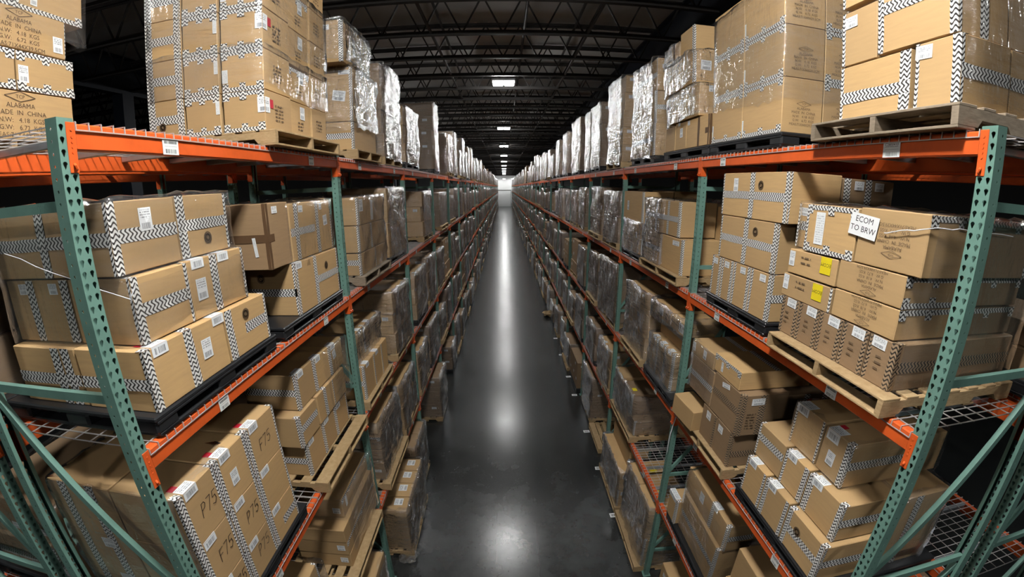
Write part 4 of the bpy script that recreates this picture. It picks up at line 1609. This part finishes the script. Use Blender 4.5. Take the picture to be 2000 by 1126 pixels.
for side in 'LR':
    for lv in (2, 3, 4):
        for sp in (0, 1):
            if side == 'R' and (lv, sp) != (2, 0) and (lv, sp) != (4, 0) and (lv, sp) != (2, 1):
                continue
            ya = (1.5, 2.85)[sp]
            zt = pz(lv) + (.7 if side == 'L' else (.35 if lv == 2 else .5))
            mid = (pz(lv) + zt) / 2
            mk = [('ship', 's', .2, .1, .12, .06), ('ship', 's', .5, .1, .08, .06)]
            bx = [B(ya, ya + 1.1, pz(lv), mid, .02, .95, 'v.2 h.5', mk, 0, '', '', 'cardb'), B(ya + .03, ya + 1.1, mid + .004, zt, .06, .9, 'v.3', mk, 1, '', '', 'cardb')]
            load(side, lv, 0, sp, 'plastic', (ya - .03, ya + 1.14), bx, [(ya, ya + 1.1, .02, .96, pz(lv) + .02, zt + .01)] if side == 'L' else None, -.06, None, DEPTH + GAP)

def strand(pts, r, name, label, cat):
    mb = MB()
    p = []
    for i in range(len(pts) - 1):
        a, b = Vector(pts[i]), Vector(pts[i + 1])
        for k in range(4):
            p.append(a.lerp(b, k / 4) + Vector((0, random.uniform(-.004, .004), random.uniform(-.006, .006))))
    p.append(Vector(pts[-1]))
    mb.tube(p, r, 6)
    o = mb.build(name, M['haze'])
    return tag(o, label, cat)


strand([(XW('R', -.012), 1.88, 5.615), (XW('R', -.02), 1.77, 5.635), (XW('R', -.014), 1.60, 5.675), (XW('R', .2), 1.585, 5.68), (XW('R', .7), 1.583, 5.66)], .0028, 'film_strand',
       'twisted white film strand across the big box beside the ECOM sign', 'film strand')
strand([(XW('R', -.01), 4.20, 3.02), (XW('R', -.03), 4.24, 2.75), (XW('R', -.015), 4.28, 2.5), (XW('R', .02), 4.34, 2.28), (XW('R', .04), 4.42, 2.2)], .008, 'film_strand',
       'loose white film strand hanging from the first inner upright, right rack', 'film strand')
strand([(XW('L', -.008), 1.60, 5.42), (XW('L', .02), 1.575, 5.35), (XW('L', .4), 1.57, 5.45), (XW('L', .9), 1.572, 5.60)], .0028, 'film_strand',
       'twisted film strand across boxes behind the first upright, upper shelf, left rack', 'film strand')

# ------------------------------------------------------------------ loads read off the photograph, second to fifth bay
R2 = random.Random(11)


def auto(side, lv, bay, spot, y0, y1, zt, pallet, wrap=True, zig=.5, w0=.0, depth=.95, cols=None, labels=True, mat=None, fprof=None):
    """a load of tiered cartons up to height zt"""
    zb = pz(lv)
    H = max(zt - zb, .25)
    nt = max(1, round(H / R2.uniform(.34, .44)))
    zs = [zb + H * i / nt for i in range(nt + 1)]
    bx = []
    taped = R2.random() < zig
    kb = mat or ('card' if R2.random() < .65 else 'cardb')
    near = bay <= 3
    for t in range(nt):
        n = cols or R2.choice((1, 1, 2, 2, 3))
        ins = R2.uniform(0, .04)
        ya, yb = y0 + (ins if t else 0), y1 - (R2.uniform(0, .05) if t else 0)
        wf = w0 + (R2.uniform(0, .05) if t else 0)
        for i in range(n):
            a, b = ya + (yb - ya) * i / n, ya + (yb - ya) * (i + 1) / n - .004
            tp, mk = '', []
            if near:
                if taped:
                    tp = R2.choice(('C F h.5', 'C V.5 h.5', 'N F H.5', 'C H.5', 'T b'))
                if labels and R2.random() < .7:
                    mk = [('ship', 'f', (b - a) * R2.uniform(.25, .7), (zs[t + 1] - zs[t]) * .7, .09, .08)]
                    if R2.random() < .5 and lv > 2:
                        mk = [ov(.06)]
                if R2.random() < .35:
                    mk.append(('ship', 's', .12, (zs[t + 1] - zs[t]) * .75, .1, .06))
            bx.append(B(a, b, zs[t], zs[t + 1], wf, wf + depth, tp, mk, t, '', '', kb))
    fl = None
    if wrap:
        fl = [(y0, y1, w0, w0 + depth + .05, zb - .05, zt + .01, {})]
    load(side, lv, bay, spot, pallet, (y0 - .03, y1 + .03) if y1 - y0 < 1.25 else (y0, y1), bx, fl, w0 - R2.choice((.01, .02, .06) if pallet == 'wood' else (.0, .015)), None, 0.0, 1 if bay > 1 else 2)


DONE = set()


def au(side, lv, bay, spot, *a, **k):
    DONE.add((side, lv, bay, spot))
    auto(side, lv, bay, spot, *a, **k)


DONE |= {('L', 1, 0, 0), ('L', 1, 0, 1), ('R', 1, 0, 0), ('R', 1, 0, 1), ('R', 1, 1, 0), ('L', 5, 0, 0), ('R', 5, 0, 0), ('L', 5, 0, 1), ('R', 5, 0, 1)}
for sd in 'LR':
    for l_ in (2, 3, 4):
        for q_ in (0, 1):
            DONE.add((sd, l_, 0, q_))
# left rack
bx = [B(4.80, 5.68, z1, 6.60, .0, .45, 'C h.5 N', [], 0, 'lower', 'large zigzag-taped cardboard box'), B(4.79, 5.68, 6.605, 7.24, .0, .45, 'C', [('ship', 's', .15, .3, .16, .12, -.15), ('ship', 's', .08, .57, .14, .05)], 1, 'film-wrapped'),
      B(4.62, 5.50, 7.25, 7.73, .02, .45, 'c v.95', [('ship', 's', .22, .40, .12, .06), ('sheet', 'f', .35, .25, .07, .2)], 2, 'leaning out', 'dark film-wrapped cardboard box')]
load('L', 1, 1, 0, 'wood', (4.76, 5.74), bx, [(4.79, 5.70, -.01, .47, 6.52, 7.26, dict(which='lower part, ')), (4.61, 5.52, .01, .47, 7.24, 7.74, dict(which='upper part, '))])
DONE.add(('L', 1, 1, 0))
au('L', 1, 1, 1, 6.08, 7.05, 7.66, 'wood', depth=.42, cols=2, zig=0)
au('L', 1, 2, 0, 7.40, 8.55, 7.28, 'plastic', depth=.5, cols=1, zig=0)
DONE.add(('L', 1, 2, 1))
au('L', 1, 3, 0, 10.42, 11.15, 7.93, 'plastic', depth=.95, cols=1, zig=0, mat='cardb')
DONE.add(('L', 1, 3, 1))
au('L', 1, 4, 0, 12.85, 14.1, 7.48, 'wood', zig=0)
au('L', 1, 4, 1, 14.4, 15.5, 7.75, 'plastic', zig=0)
bx = [B(4.76, 5.35, z2, 5.02, .0, .5, 'C h.6', [], 0, 'near'), B(5.36, 5.86, z2, 5.02, .0, .5, 'N', [], 0, 'far'), B(4.77, 5.84, 5.03, 5.36, .0, .5, 'C V.45', [], 1, '', 'film-wrapped taped box'),
      B(4.80, 5.82, 5.365, 5.70, .0, .5, 'C', [('ship', 'f', .12, .24, .13, .15), ('sheet', 'f', .52, .16, .1, .26)], 2, '', 'box with square label'), B(4.78, 5.84, z2, 5.70, .51, 1.05, '', [], 0, 'back')]
load('L', 2, 1, 0, 'wood', (4.70, 5.88), bx, [(4.76, 5.87, .0, 1.05, 4.72, 5.72, dict(mat='film'))], -.06, 'oldw')
DONE.add(('L', 2, 1, 0))
au('L', 2, 1, 1, 6.03, 7.10, 5.81, 'plastic', cols=1, zig=0)
DONE.add(('L', 2, 2, 0))
au('L', 2, 2, 1, 8.70, 9.72, 5.72, 'wood', zig=0, cols=1)
au('L', 2, 3, 1, 11.0, 12.3, 5.66, 'wood', zig=0)
DONE.add(('L', 2, 3, 0))
bx = [B(4.46, 4.85, z3, 3.64, .0, .5, 'C h.5', [ov(.1)], 0), B(4.86, 5.2, z3, 3.64, .0, .5, 'N.04', [ov(.1)], 0), B(5.21, 5.5, z3, 3.645, .0, .5, 'N.04', [], 0),
      B(4.52, 5.55, 3.65, 4.03, .12, .6, 'C V.4', [ov(.2, True), ov(.55)], 1, '', 'long film-wrapped cardboard box')]
load('L', 3, 1, 0, 'wood', (4.40, 5.56), bx, [(4.50, 5.57, .09, .62, 3.62, 4.04)], -.05)
DONE.add(('L', 3, 1, 0))
au('L', 3, 1, 1, 5.92, 6.95, 4.20, 'wood', zig=0, cols=1, w0=-.02)
au('L', 3, 2, 0, 7.62, 8.72, 4.14, 'plastic', zig=0)
au('L', 3, 2, 1, 9.0, 9.95, 4.20, 'wood', zig=0)
au('L', 3, 3, 0, 10.25, 11.4, 4.14, 'wood', zig=0)
bx = [B(4.72, 5.78, z4, 1.98, .0, .6, 'B', [('ship', 's', .1, .15, .1, .05)], 0, '', '', 'cardb'), B(4.72, 5.78, 1.985, 2.2, .0, .6, '', [], 1, '', '', 'cardb'), B(4.73, 5.76, 2.205, 2.42, .0, .6, 't', [], 2, '', '', 'cardb'), B(4.80, 5.7, 2.425, 2.62, .05, .55, '', [], 3, '', 'flat open-topped cardboard box')]
load('L', 4, 1, 0, 'wood', (4.62, 5.84), bx, [(4.72, 5.79, .0, .62, 1.70, 2.66)], -.09)
DONE.add(('L', 4, 1, 0))
au('L', 4, 1, 1, 6.0, 7.05, 2.55, 'wood', zig=.2)
au('L', 4, 2, 1, 8.75, 10.0, 2.62, 'plastic', zig=0)
au('L', 4, 2, 0, 7.45, 8.5, 2.5, 'wood', zig=0)
bx = []
for i in range(4):
    bx.append(B(4.80 + i * .33, 5.12 + i * .33, pz(5), .98, -.2, .6, '', [('ship', 't', .2, .16, .15, .14)], 0, '', 'box with lid label'))
load('L', 5, 1, 0, 'wood', (4.76, 6.14), bx, [(4.79, 6.13, -.22, .62, .08, 1.0, dict(amp=.016))], -.24)
DONE.add(('L', 5, 1, 0))
au('L', 5, 1, 1, 6.2, 7.15, 1.15, 'wood', zig=0, w0=-.1)
au('L', 5, 2, 1, 8.9, 9.9, 1.2, 'wood', zig=0, w0=-.14)
# right rack
au('R', 1, 1, 1, 5.78, 6.78, 7.66, 'plastic', zig=.9, depth=.42, cols=1)
au('R', 1, 2, 0, 7.40, 8.40, 7.83, 'wood', zig=0, depth=.5, cols=3)
au('R', 1, 2, 1, 9.05, 10.0, 7.68, 'plastic', zig=0, depth=.7, cols=3)
au('R', 1, 3, 0, 10.1, 10.8, 7.66, 'plastic', zig=0, depth=.7, cols=2)
au('R', 1, 3, 1, 11.55, 12.9, 7.76, 'plastic', zig=0)
au('R', 1, 4, 0, 13.8, 14.9, 7.64, 'plastic', zig=0)
au('R', 1, 4, 1, 15.75, 16.9, 7.60, 'plastic', zig=0)
DONE.add(('R', 1, 5, 0))
bx = [B(4.60, 5.3, z2, 5.19, .0, .5, 'C F.03', [('ship', 'f', .2, .38, .2, .06)], 0, 'near'), B(5.31, 5.92, z2, 5.18, .0, .5, 'H.5 N', [], 0, 'far', 'film-wrapped taped box'),
      B(4.75, 5.95, 5.20, 5.64, .0, .5, 'C H.5 V.3 V.65', [], 1, '', 'long box half in film'), B(4.62, 5.9, z2, 5.6, .51, 1.05, 'h.5', [('ship', 's', .2, .7, .16, .06)], 0, 'back')]
load('R', 2, 1, 0, 'wood', (4.55, 5.98), bx, [(5.25, 5.96, -.01, 1.05, 4.78, 5.66, dict(mat='filmf'))], -.06)
DONE.add(('R', 2, 1, 0))
bx = [B(6.06, 7.08, z2, 5.24, .0, .5, 'F C', [('ship', 'f', .3, .3, .06, .1)], 0, '', 'film-wrapped taped box'), B(6.12, 7.14, 5.25, 5.74, .0, .5, 'F C', [('ship', 'f', .75, .25, .1, .16)], 1, '', 'box with white label'), B(6.1, 7.1, z2, 5.76, .51, 1.05, '', [], 0, 'back')]
load('R', 2, 1, 1, 'plastic', (6.02, 7.14), bx, [(6.05, 7.10, .0, .52, 4.75, 5.27)])
DONE.add(('R', 2, 1, 1))
au('R', 2, 2, 0, 7.45, 8.5, 5.72, 'wood', zig=0, cols=2)
au('R', 2, 2, 1, 8.80, 9.85, 5.80, 'wood', zig=0, cols=2)
au('R', 2, 3, 0, 10.6, 11.5, 5.78, 'wood', zig=0, cols=2)
au('R', 2, 3, 1, 11.8, 12.9, 5.7, 'wood', zig=0)
bx = []
for i in range(3):
    bx.append(B(4.56 + i * .28, 4.83 + i * .28, z3, 3.72, .02, .55, 'C', [ov(.08)], 0, '', 'upright film-wrapped box'))
bx += [B(4.6, 5.4, 3.73, 4.02, .15, .7, 'C H.6', [], 1, '', 'film-wrapped taped box'), B(4.35, 4.78, 4.03, 4.2, .02, .5, '', [('ship', 'f', .1, .09, .14, .12)], 2, '', 'flat film-wrapped cardboard box'), B(4.80, 5.45, 4.03, 4.22, .02, .5, '', [('ship', 'f', .3, .1, .12, .1)], 2, '', 'flat film-wrapped cardboard box')]
load('R', 3, 1, 0, 'plastic', (4.36, 5.46), bx, [(4.55, 5.42, .0, .56, 3.16, 3.74, dict(which='lower part, ')), (4.36, 5.46, .0, .52, 4.02, 4.25, dict(which='upper part, '))], -.04)
DONE.add(('R', 3, 1, 0))
au('R', 3, 1, 1, 5.60, 6.65, 4.22, 'wood', zig=0, cols=1)
au('R', 3, 2, 0, 7.28, 8.72, 4.32, 'wood', zig=0, cols=2)
au('R', 3, 2, 1, 8.88, 9.85, 4.24, 'wood', zig=0, cols=2)
DONE.add(('R', 4, 1, 0))
bx = [B(5.72, 6.2, z4, 1.95, .03, .7, 'C', [], 0, '', '', 'cardb'), B(6.21, 6.95, z4, 1.95, .03, .7, '', [('ship', 'f', .3, .1, .1, .12)], 0, '', '', 'cardb'),
      B(5.95, 6.5, 1.955, 2.35, .02, .7, 'C', [('ship', 'f', .2, .25, .16, .12), ('yellow', 't', .2, .1, .1, .08)], 1, '', 'box with yellow sticker', 'cardb'), B(6.51, 7.0, 1.955, 2.4, .02, .7, '', [], 1, '', 'film-wrapped cardboard box')]
load('R', 4, 1, 1, 'wood', (5.68, 7.0), bx, [(5.72, 7.0, .0, .72, 1.70, 2.42)], -.05)
DONE.add(('R', 4, 1, 1))
au('R', 4, 2, 0, 7.4, 8.45, 2.5, 'wood', zig=0)
au('R', 4, 2, 1, 8.8, 9.85, 2.5, 'plastic', zig=0)
bx = [B(4.36, 4.9, pz(5), .68, -.06, .6, 'C', [('ship', 'f', .15, .45, .12, .09)], 0), B(4.91, 5.55, pz(5), .68, -.06, .6, 'N', [], 0),
      B(4.42, 4.95, .685, 1.3, -.06, .6, '', [('ship', 't', .2, .16, .15, .12), ('yellow', 't', .35, .3, .12, .12), ('yellow', 't', .35, .55, .12, .12)], 1, '', 'box with two yellow stickers'), B(4.96, 5.5, .685, 1.3, -.06, .6, '', [('ship', 't', .2, .16, .15, .12), ('yellow', 't', .3, .34, .12, .12)], 1, '', 'box with one yellow sticker')]
load('R', 5, 1, 0, 'wood', (4.345, 5.62), bx, [(4.36, 5.56, -.07, .62, .12, 1.31)], -.16)
DONE.add(('R', 5, 1, 0))
bx = [B(5.70, 6.95, pz(5), .5, -.12, .45, 'C', [('ship', 's', .12, .3, .14, .08)], 0, '', 'long film-wrapped cardboard box'), B(5.70, 6.95, .505, .9, -.12, .45, '', [('ship', 's', .12, .3, .14, .08)], 1, '', 'long film-wrapped cardboard box'), B(5.80, 6.9, .905, 1.28, .05, .4, '', [('ship', 't', .1, .1, .15, .12), ('ship', 't', .8, .1, .15, .12)], 2, '', 'long film-wrapped cardboard box')]
load('R', 5, 1, 1, 'wood', (5.66, 7.0), bx, [(5.70, 6.96, -.13, .5, .12, .92)], -.16)
DONE.add(('R', 5, 1, 1))
o = make_pallet('wood', 'R', 8.0, .42, 0.0, 1.1, 1.0, True)
tag(o, 'empty wooden pallet on the floor reaching into the aisle, third bay, right rack', 'pallet', 'wooden pallets')
COUNT['wood'] += 1
DONE.add(('R', 5, 2, 0))
au('R', 5, 2, 1, 8.75, 9.9, 1.2, 'wood', zig=0, w0=-.02)
DONE.add(('L', 5, 2, 0))

# ------------------------------------------------------------------ the rest of the long rows, nearest first
for bay in range(1, NB):
    for side in 'LR':
        for lv in (1, 2, 3, 4, 5):
            for spot in (0, 1):
                if (side, lv, bay, spot) in DONE or R2.random() < .05:
                    continue
                y0 = bay_y(bay) + .10 + spot * 1.43 + R2.uniform(0, .12)
                dy = R2.uniform(.98, 1.22)
                if lv == 1:
                    zt = pz(1) + R2.uniform(.9, 1.65)
                else:
                    zt = pz(lv) + R2.uniform(.72, 1.12)
                auto(side, lv, bay, spot, y0, y0 + dy, zt, 'wood' if R2.random() < .62 else 'plastic', R2.random() < .92, .1, R2.uniform(-.03, .05) - (.08 if lv == 5 else 0), R2.uniform(.7, .98), None, bay < 5)
for _q in sorted(QUEUE, key=lambda q: q[:2]):
    build_load(*_q[2])
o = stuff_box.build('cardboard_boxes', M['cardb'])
if stuff_lab.f:
    sl = stuff_lab.build('shipping_labels', M['ship'], o)
    sl['kind'] = 'stuff'
tag(o, 'many small cardboard boxes stacked on pallets down both racks towards the far end', 'boxes', None, 'stuff')
if stuff_wood.f:
    o = stuff_wood.build('wooden_pallets', M['wood'])
    tag(o, 'many small wooden pallets under the loads at the far end of both racks', 'pallets', None, 'stuff')
if stuff_film.f:
    o = stuff_film.build('stretch_film_wraps', M['filmf'])
    for p in o.data.polygons:
        p.use_smooth = True
    tag(o, 'clear stretch film round the many loads at the far end of both racks', 'stretch film', None, 'stuff')
# ------------------------------------------------------------------ building shell
mb = MB()
mb.quad([(-32, -14, 0), (32, -14, 0), (32, 124, 0), (-32, 124, 0)])
structure(mb.build('floor', M['floor']), 'dark polished concrete floor of the aisle', 'floor')
mb = MB()
mb.box(-32, 32, -14, 124, 10.04, 10.10)
structure(mb.build('ceiling', M['deck']), 'grey roof deck over the joists', 'ceiling')
for nm, x0, x1, y0, y1 in (('wall_left', -32.2, -32, -14, 124), ('wall_right', 32, 32.2, -14, 124), ('wall_near', -32, 32, -14.2, -14)):
    mb = MB()
    mb.box(x0, x1, y0, y1, 0, 10.1)
    structure(mb.build(nm, M['wall']), 'dark warehouse wall, ' + nm.split('_')[1] + ' side', 'wall')
mb = MB()
mb.box(-32, 32, 122, 122.2, 0, 10.1)
structure(mb.build('wall_far', M['wallw']), 'white wall lit brightly at the far end of the aisle', 'wall')
# a white lift-up door in the far wall
mb = MB()
for i in range(5):
    mb.cbox(-1.9, 1.9, 121.90, 121.98, .05 + i * 0.95, .98 + i * 0.95, .012)
d = mb.build('door_1', M['wallw'])
structure(d, 'white sectional dock door in the far wall', 'door')
for x in (-1.98, 1.98):
    mb = MB()
    mb.box(x - .06, x + .06, 121.86, 122.0, 0, 4.95)
    mb.build('door_jamb', M['galv'], d)
mb = MB()
mb.box(-2.05, 2.05, 121.86, 122.0, 4.85, 5.0)
mb.build('door_lintel', M['steel'], d)

# roof joists across the aisle: two chords and a zigzag web
JS, HT, HB = 1.69, 9.95, 9.12
XL, XR_ = -11.0, 3.95


def joist_mesh(x0, x1):
    parts = []
    for nm, z in (('top_chord', HT), ('bottom_chord', HB)):
        mb = MB()
        mb.box(x0, x1, -.05, .05, z - .035, z + .035)
        mb.box(x0, x1, -.008, .008, z - .07 if z == HT else z, z if z == HT else z + .07)
        parts.append((nm, mb.mesh(nm, M['steel'])))
    mb = MB()
    n = max(1, round((x1 - x0) / .90))
    st = (x1 - x0) / n
    for i in range(n):
        xa, xm, xb = x0 + i * st, x0 + (i + .5) * st, x0 + (i + 1) * st
        mb.bar((xa, 0, HT), (xm, 0, HB), .034, .034, (0, 1, 0))
        mb.bar((xm, 0, HB), (xb, 0, HT), .034, .034, (0, 1, 0))
    parts.append(('web', mb.mesh('web', M['steel'])))
    return parts


JM = joist_mesh(XL, XR_)
JL = joist_mesh(XL - 14.95, XL)
NJ = 68
for k in range(NJ):
    y = 10.75 + (k - 4) * JS
    o = empty('roof_joist', (0, y, 0))
    for nm, me in JM:
        link(bpy.data.objects.new(nm, me), o)
    tag(o, 'dark open-web roof joist across the aisle', 'roof joist', 'roof joists over the aisle', 'structure')
    if k < 24:
        o = empty('roof_joist', (0, y, 0))
        for nm, me in JL:
            link(bpy.data.objects.new(nm, me), o)
        tag(o, 'dark open-web roof joist beyond the left rack', 'roof joist', 'roof joists beyond the left rack', 'structure')
for x in (XR_ + .2, XL):
    mb = MB()
    mb.box(x - .15, x + .15, -14, 122, 9.98, 10.03)
    mb.box(x - .15, x + .15, -14, 122, 8.95, 9.0)
    mb.box(x - .02, x + .02, -14, 122, 9.0, 9.98)
    o = mb.build('roof_girder', M['navy'])
    structure(o, 'navy steel roof girder along the %s of the aisle' % ('right' if x > 0 else 'left'), 'roof girder')
for y in (10.4, 25.4, 40.4):
    mb = MB()
    mb.box(XL - .2, XL + .2, y - .2, y + .2, 0, 8.95)
    o = mb.build('support_column', M['navy'])
    structure(o, 'dark navy steel column under the left roof girder, %s of three' % ORD[int((y - 10) / 15)], 'column')
# bridging lines and a sprinkler pipe along the aisle
for x in (-1.55, 1.82):
    mb = MB()
    for z in (HB + .02, HT - .06):
        mb.box(x - .025, x + .025, 2, 121, z - .025, z + .025)
    o = mb.build('roof_bridging', M['steel'])
    structure(o, 'thin steel bridging lines running along the roof joists, %s of the lamps' % ('left' if x < 0 else 'right'), 'roof bridging')
mb = MB()
mb.tube([(.52, 2, 9.72), (.50, 60, 9.72), (.50, 120, 9.72)], .035, 8)
o = mb.build('sprinkler_pipe', M['steel'])
structure(o, 'dark sprinkler pipe running along the aisle under the roof', 'pipe')

# ------------------------------------------------------------------ lamps
def lamp_meshes(glow):
    h = MB()
    h.cbox(-.36, .36, -.17, .17, .05, .10, .01)
    h.cbox(-.10, .10, -.10, .10, .10, .17, .02)
    p = MB()
    p.cbox(-.325, -.02, -.24, .24, -.045, .0, .03)
    h.box(-.335, .335, -.26, .26, .0, .05)
    q = MB()
    q.cbox(.02, .325, -.24, .24, -.045, .0, .03)
    w = MB()
    for x in (-.3, .3):
        w.bar((x, 0, .10), (x, 0, .16 + .0), .008, .008, (0, 1, 0))
        w.tube([(x, 0, .10), (x * .4, 0, .55), (0, 0, 1.0)], .004, 4)
    return h.mesh('housing', M['house']), p.mesh('light_panel', M[glow]), q.mesh('light_panel', M[glow]), w.mesh('hanging_wire', M['steel'])


LM = {g: lamp_meshes(g) for g in ('lamp', 'lampd', 'lampx')}


def lamp(x, y, z, g, label, group):
    o = empty('high_bay_lamp', (x, y, z))
    for nm, me in zip(('housing', 'light_panel', 'light_panel', 'hanging_wire'), LM[g]):
        link(bpy.data.objects.new(nm, me), o)
    return tag(o, label, 'lamp', group)


for i in range(0, 11):
    y = 12.9 + 9.8 * (i - 1) if i else 1.0
    lamp(0, y, 9.0, 'lamp' if i else 'lampx', 'bright twin-panel high bay lamp over the aisle, %s in the row of lamps' % ORD[i], 'lamps over the aisle')
for i, (x, y) in enumerate(((-6.4, 1.0), (8.6, 1.0), (-6.4, 17.0), (-6.4, 27.0), (-6.4, 37.0), (-6.4, 47.0))):  # added fill lamps, out of view, to lift the roof with bounced light
    lamp(x, y, 9.0, 'lamp', 'added unseen fill lamp over the next aisle on the %s, %s of that row' % (('left', 'right')[x > 0], ORD[max(0, i - 1) if x < 0 else 0]), 'added fill lamps over the next aisles')
for i, (x, y) in enumerate(((-3.5, -6.0), (3.5, -6.0))):
    lamp(x, y, 9.0, 'lamp', 'high bay lamp over the cross aisle, %s of two' % ORD[i], 'lamps over the cross aisle')
for i, (x, y) in enumerate(((-5, 119.5), (0, 119.8), (5, 119.5), (-5, 117), (5, 117), (-2.5, 120.4), (2.5, 120.4))):  # unseen lamps added only to make the far wall bright
    lamp(x, y, 8.2, 'lampd', 'added unseen lamp brightening the far wall, %s of seven' % ORD[i], 'added lamps brightening the far wall')

# ------------------------------------------------------------------ floor cards and litter
for i, y in enumerate((5.60, 6.95, 8.34, 10.15, 11.31, 13.0, 14.6)):
    mb = MB()
    mb.box(-.075, .075, -.05, .05, 0, .002)
    o = mb.build('floor_card', M['white'], None, (1.975, y, .0005))
    o.rotation_euler = (0, 0, .05 * (-1) ** i)
    tag(o, 'white location card on the floor along the right rack, %s from the near end' % ORD[i], 'floor card', 'location cards on the floor')
    tb = MB()
    for k in range(6):
        tb.box(-.05 + k * .017, -.043 + k * .017 + .004 * (k % 2), -.03, .03, .0021, .0024)
    tb.build('printed_code', M['ink'], o)
rr = random.Random(5)


def crumple(name, loc, r, m, flat=.5):
    mb = MB()
    n, k = 10, 7
    vs, fs = [], []
    for i in range(k + 1):
        t = PI * i / k
        for j in range(n):
            p = 2 * PI * j / n
            q = r * rr.uniform(.55, 1.15)
            vs.append((q * math.sin(t) * math.cos(p), q * math.sin(t) * math.sin(p), max(-r * flat, q * math.cos(t) * flat) + r * flat))
    for i in range(k):
        for j in range(n):
            a, b = i * n + j, i * n + (j + 1) % n
            fs.append((a, b, b + n, a + n))
    mb.faces(vs, fs)
    return mb.build(name, m, None, loc)


tag(crumple('paper_litter', (1.95, 17.4, 0), .28, M['wood'], .45), 'heap of torn cardboard litter on the floor against the right rack', 'litter')
tag(crumple('film_litter', (-1.62, 4.72, 0), .16, M['filmf'], .25), 'crumpled clear film lying on the floor beside the left rack', 'film')

# ------------------------------------------------------------------ world and view
w = bpy.data.worlds.new('world')
SC.world = w
w.use_nodes = True
bg = w.node_tree.nodes['Background']
bg.inputs[0].default_value = (.6, .65, .75, 1)
bg.inputs[1].default_value = 0.0
SC.view_settings.view_transform = 'Standard'
SC.view_settings.look = 'None'
SC.view_settings.gamma = 1.0
SC.view_settings.use_curve_mapping = False
SC.view_settings.exposure = 0.95
SC.cycles.max_bounces = 8
SC.cycles.diffuse_bounces = 1
SC.cycles.glossy_bounces = 2
SC.cycles.transmission_bounces = 4
SC.cycles.transparent_max_bounces = 8
SC.cycles.caustics_reflective = False
SC.cycles.caustics_refractive = False
SC.cycles.sample_clamp_indirect = 6.0
SC.cycles.use_denoising = True
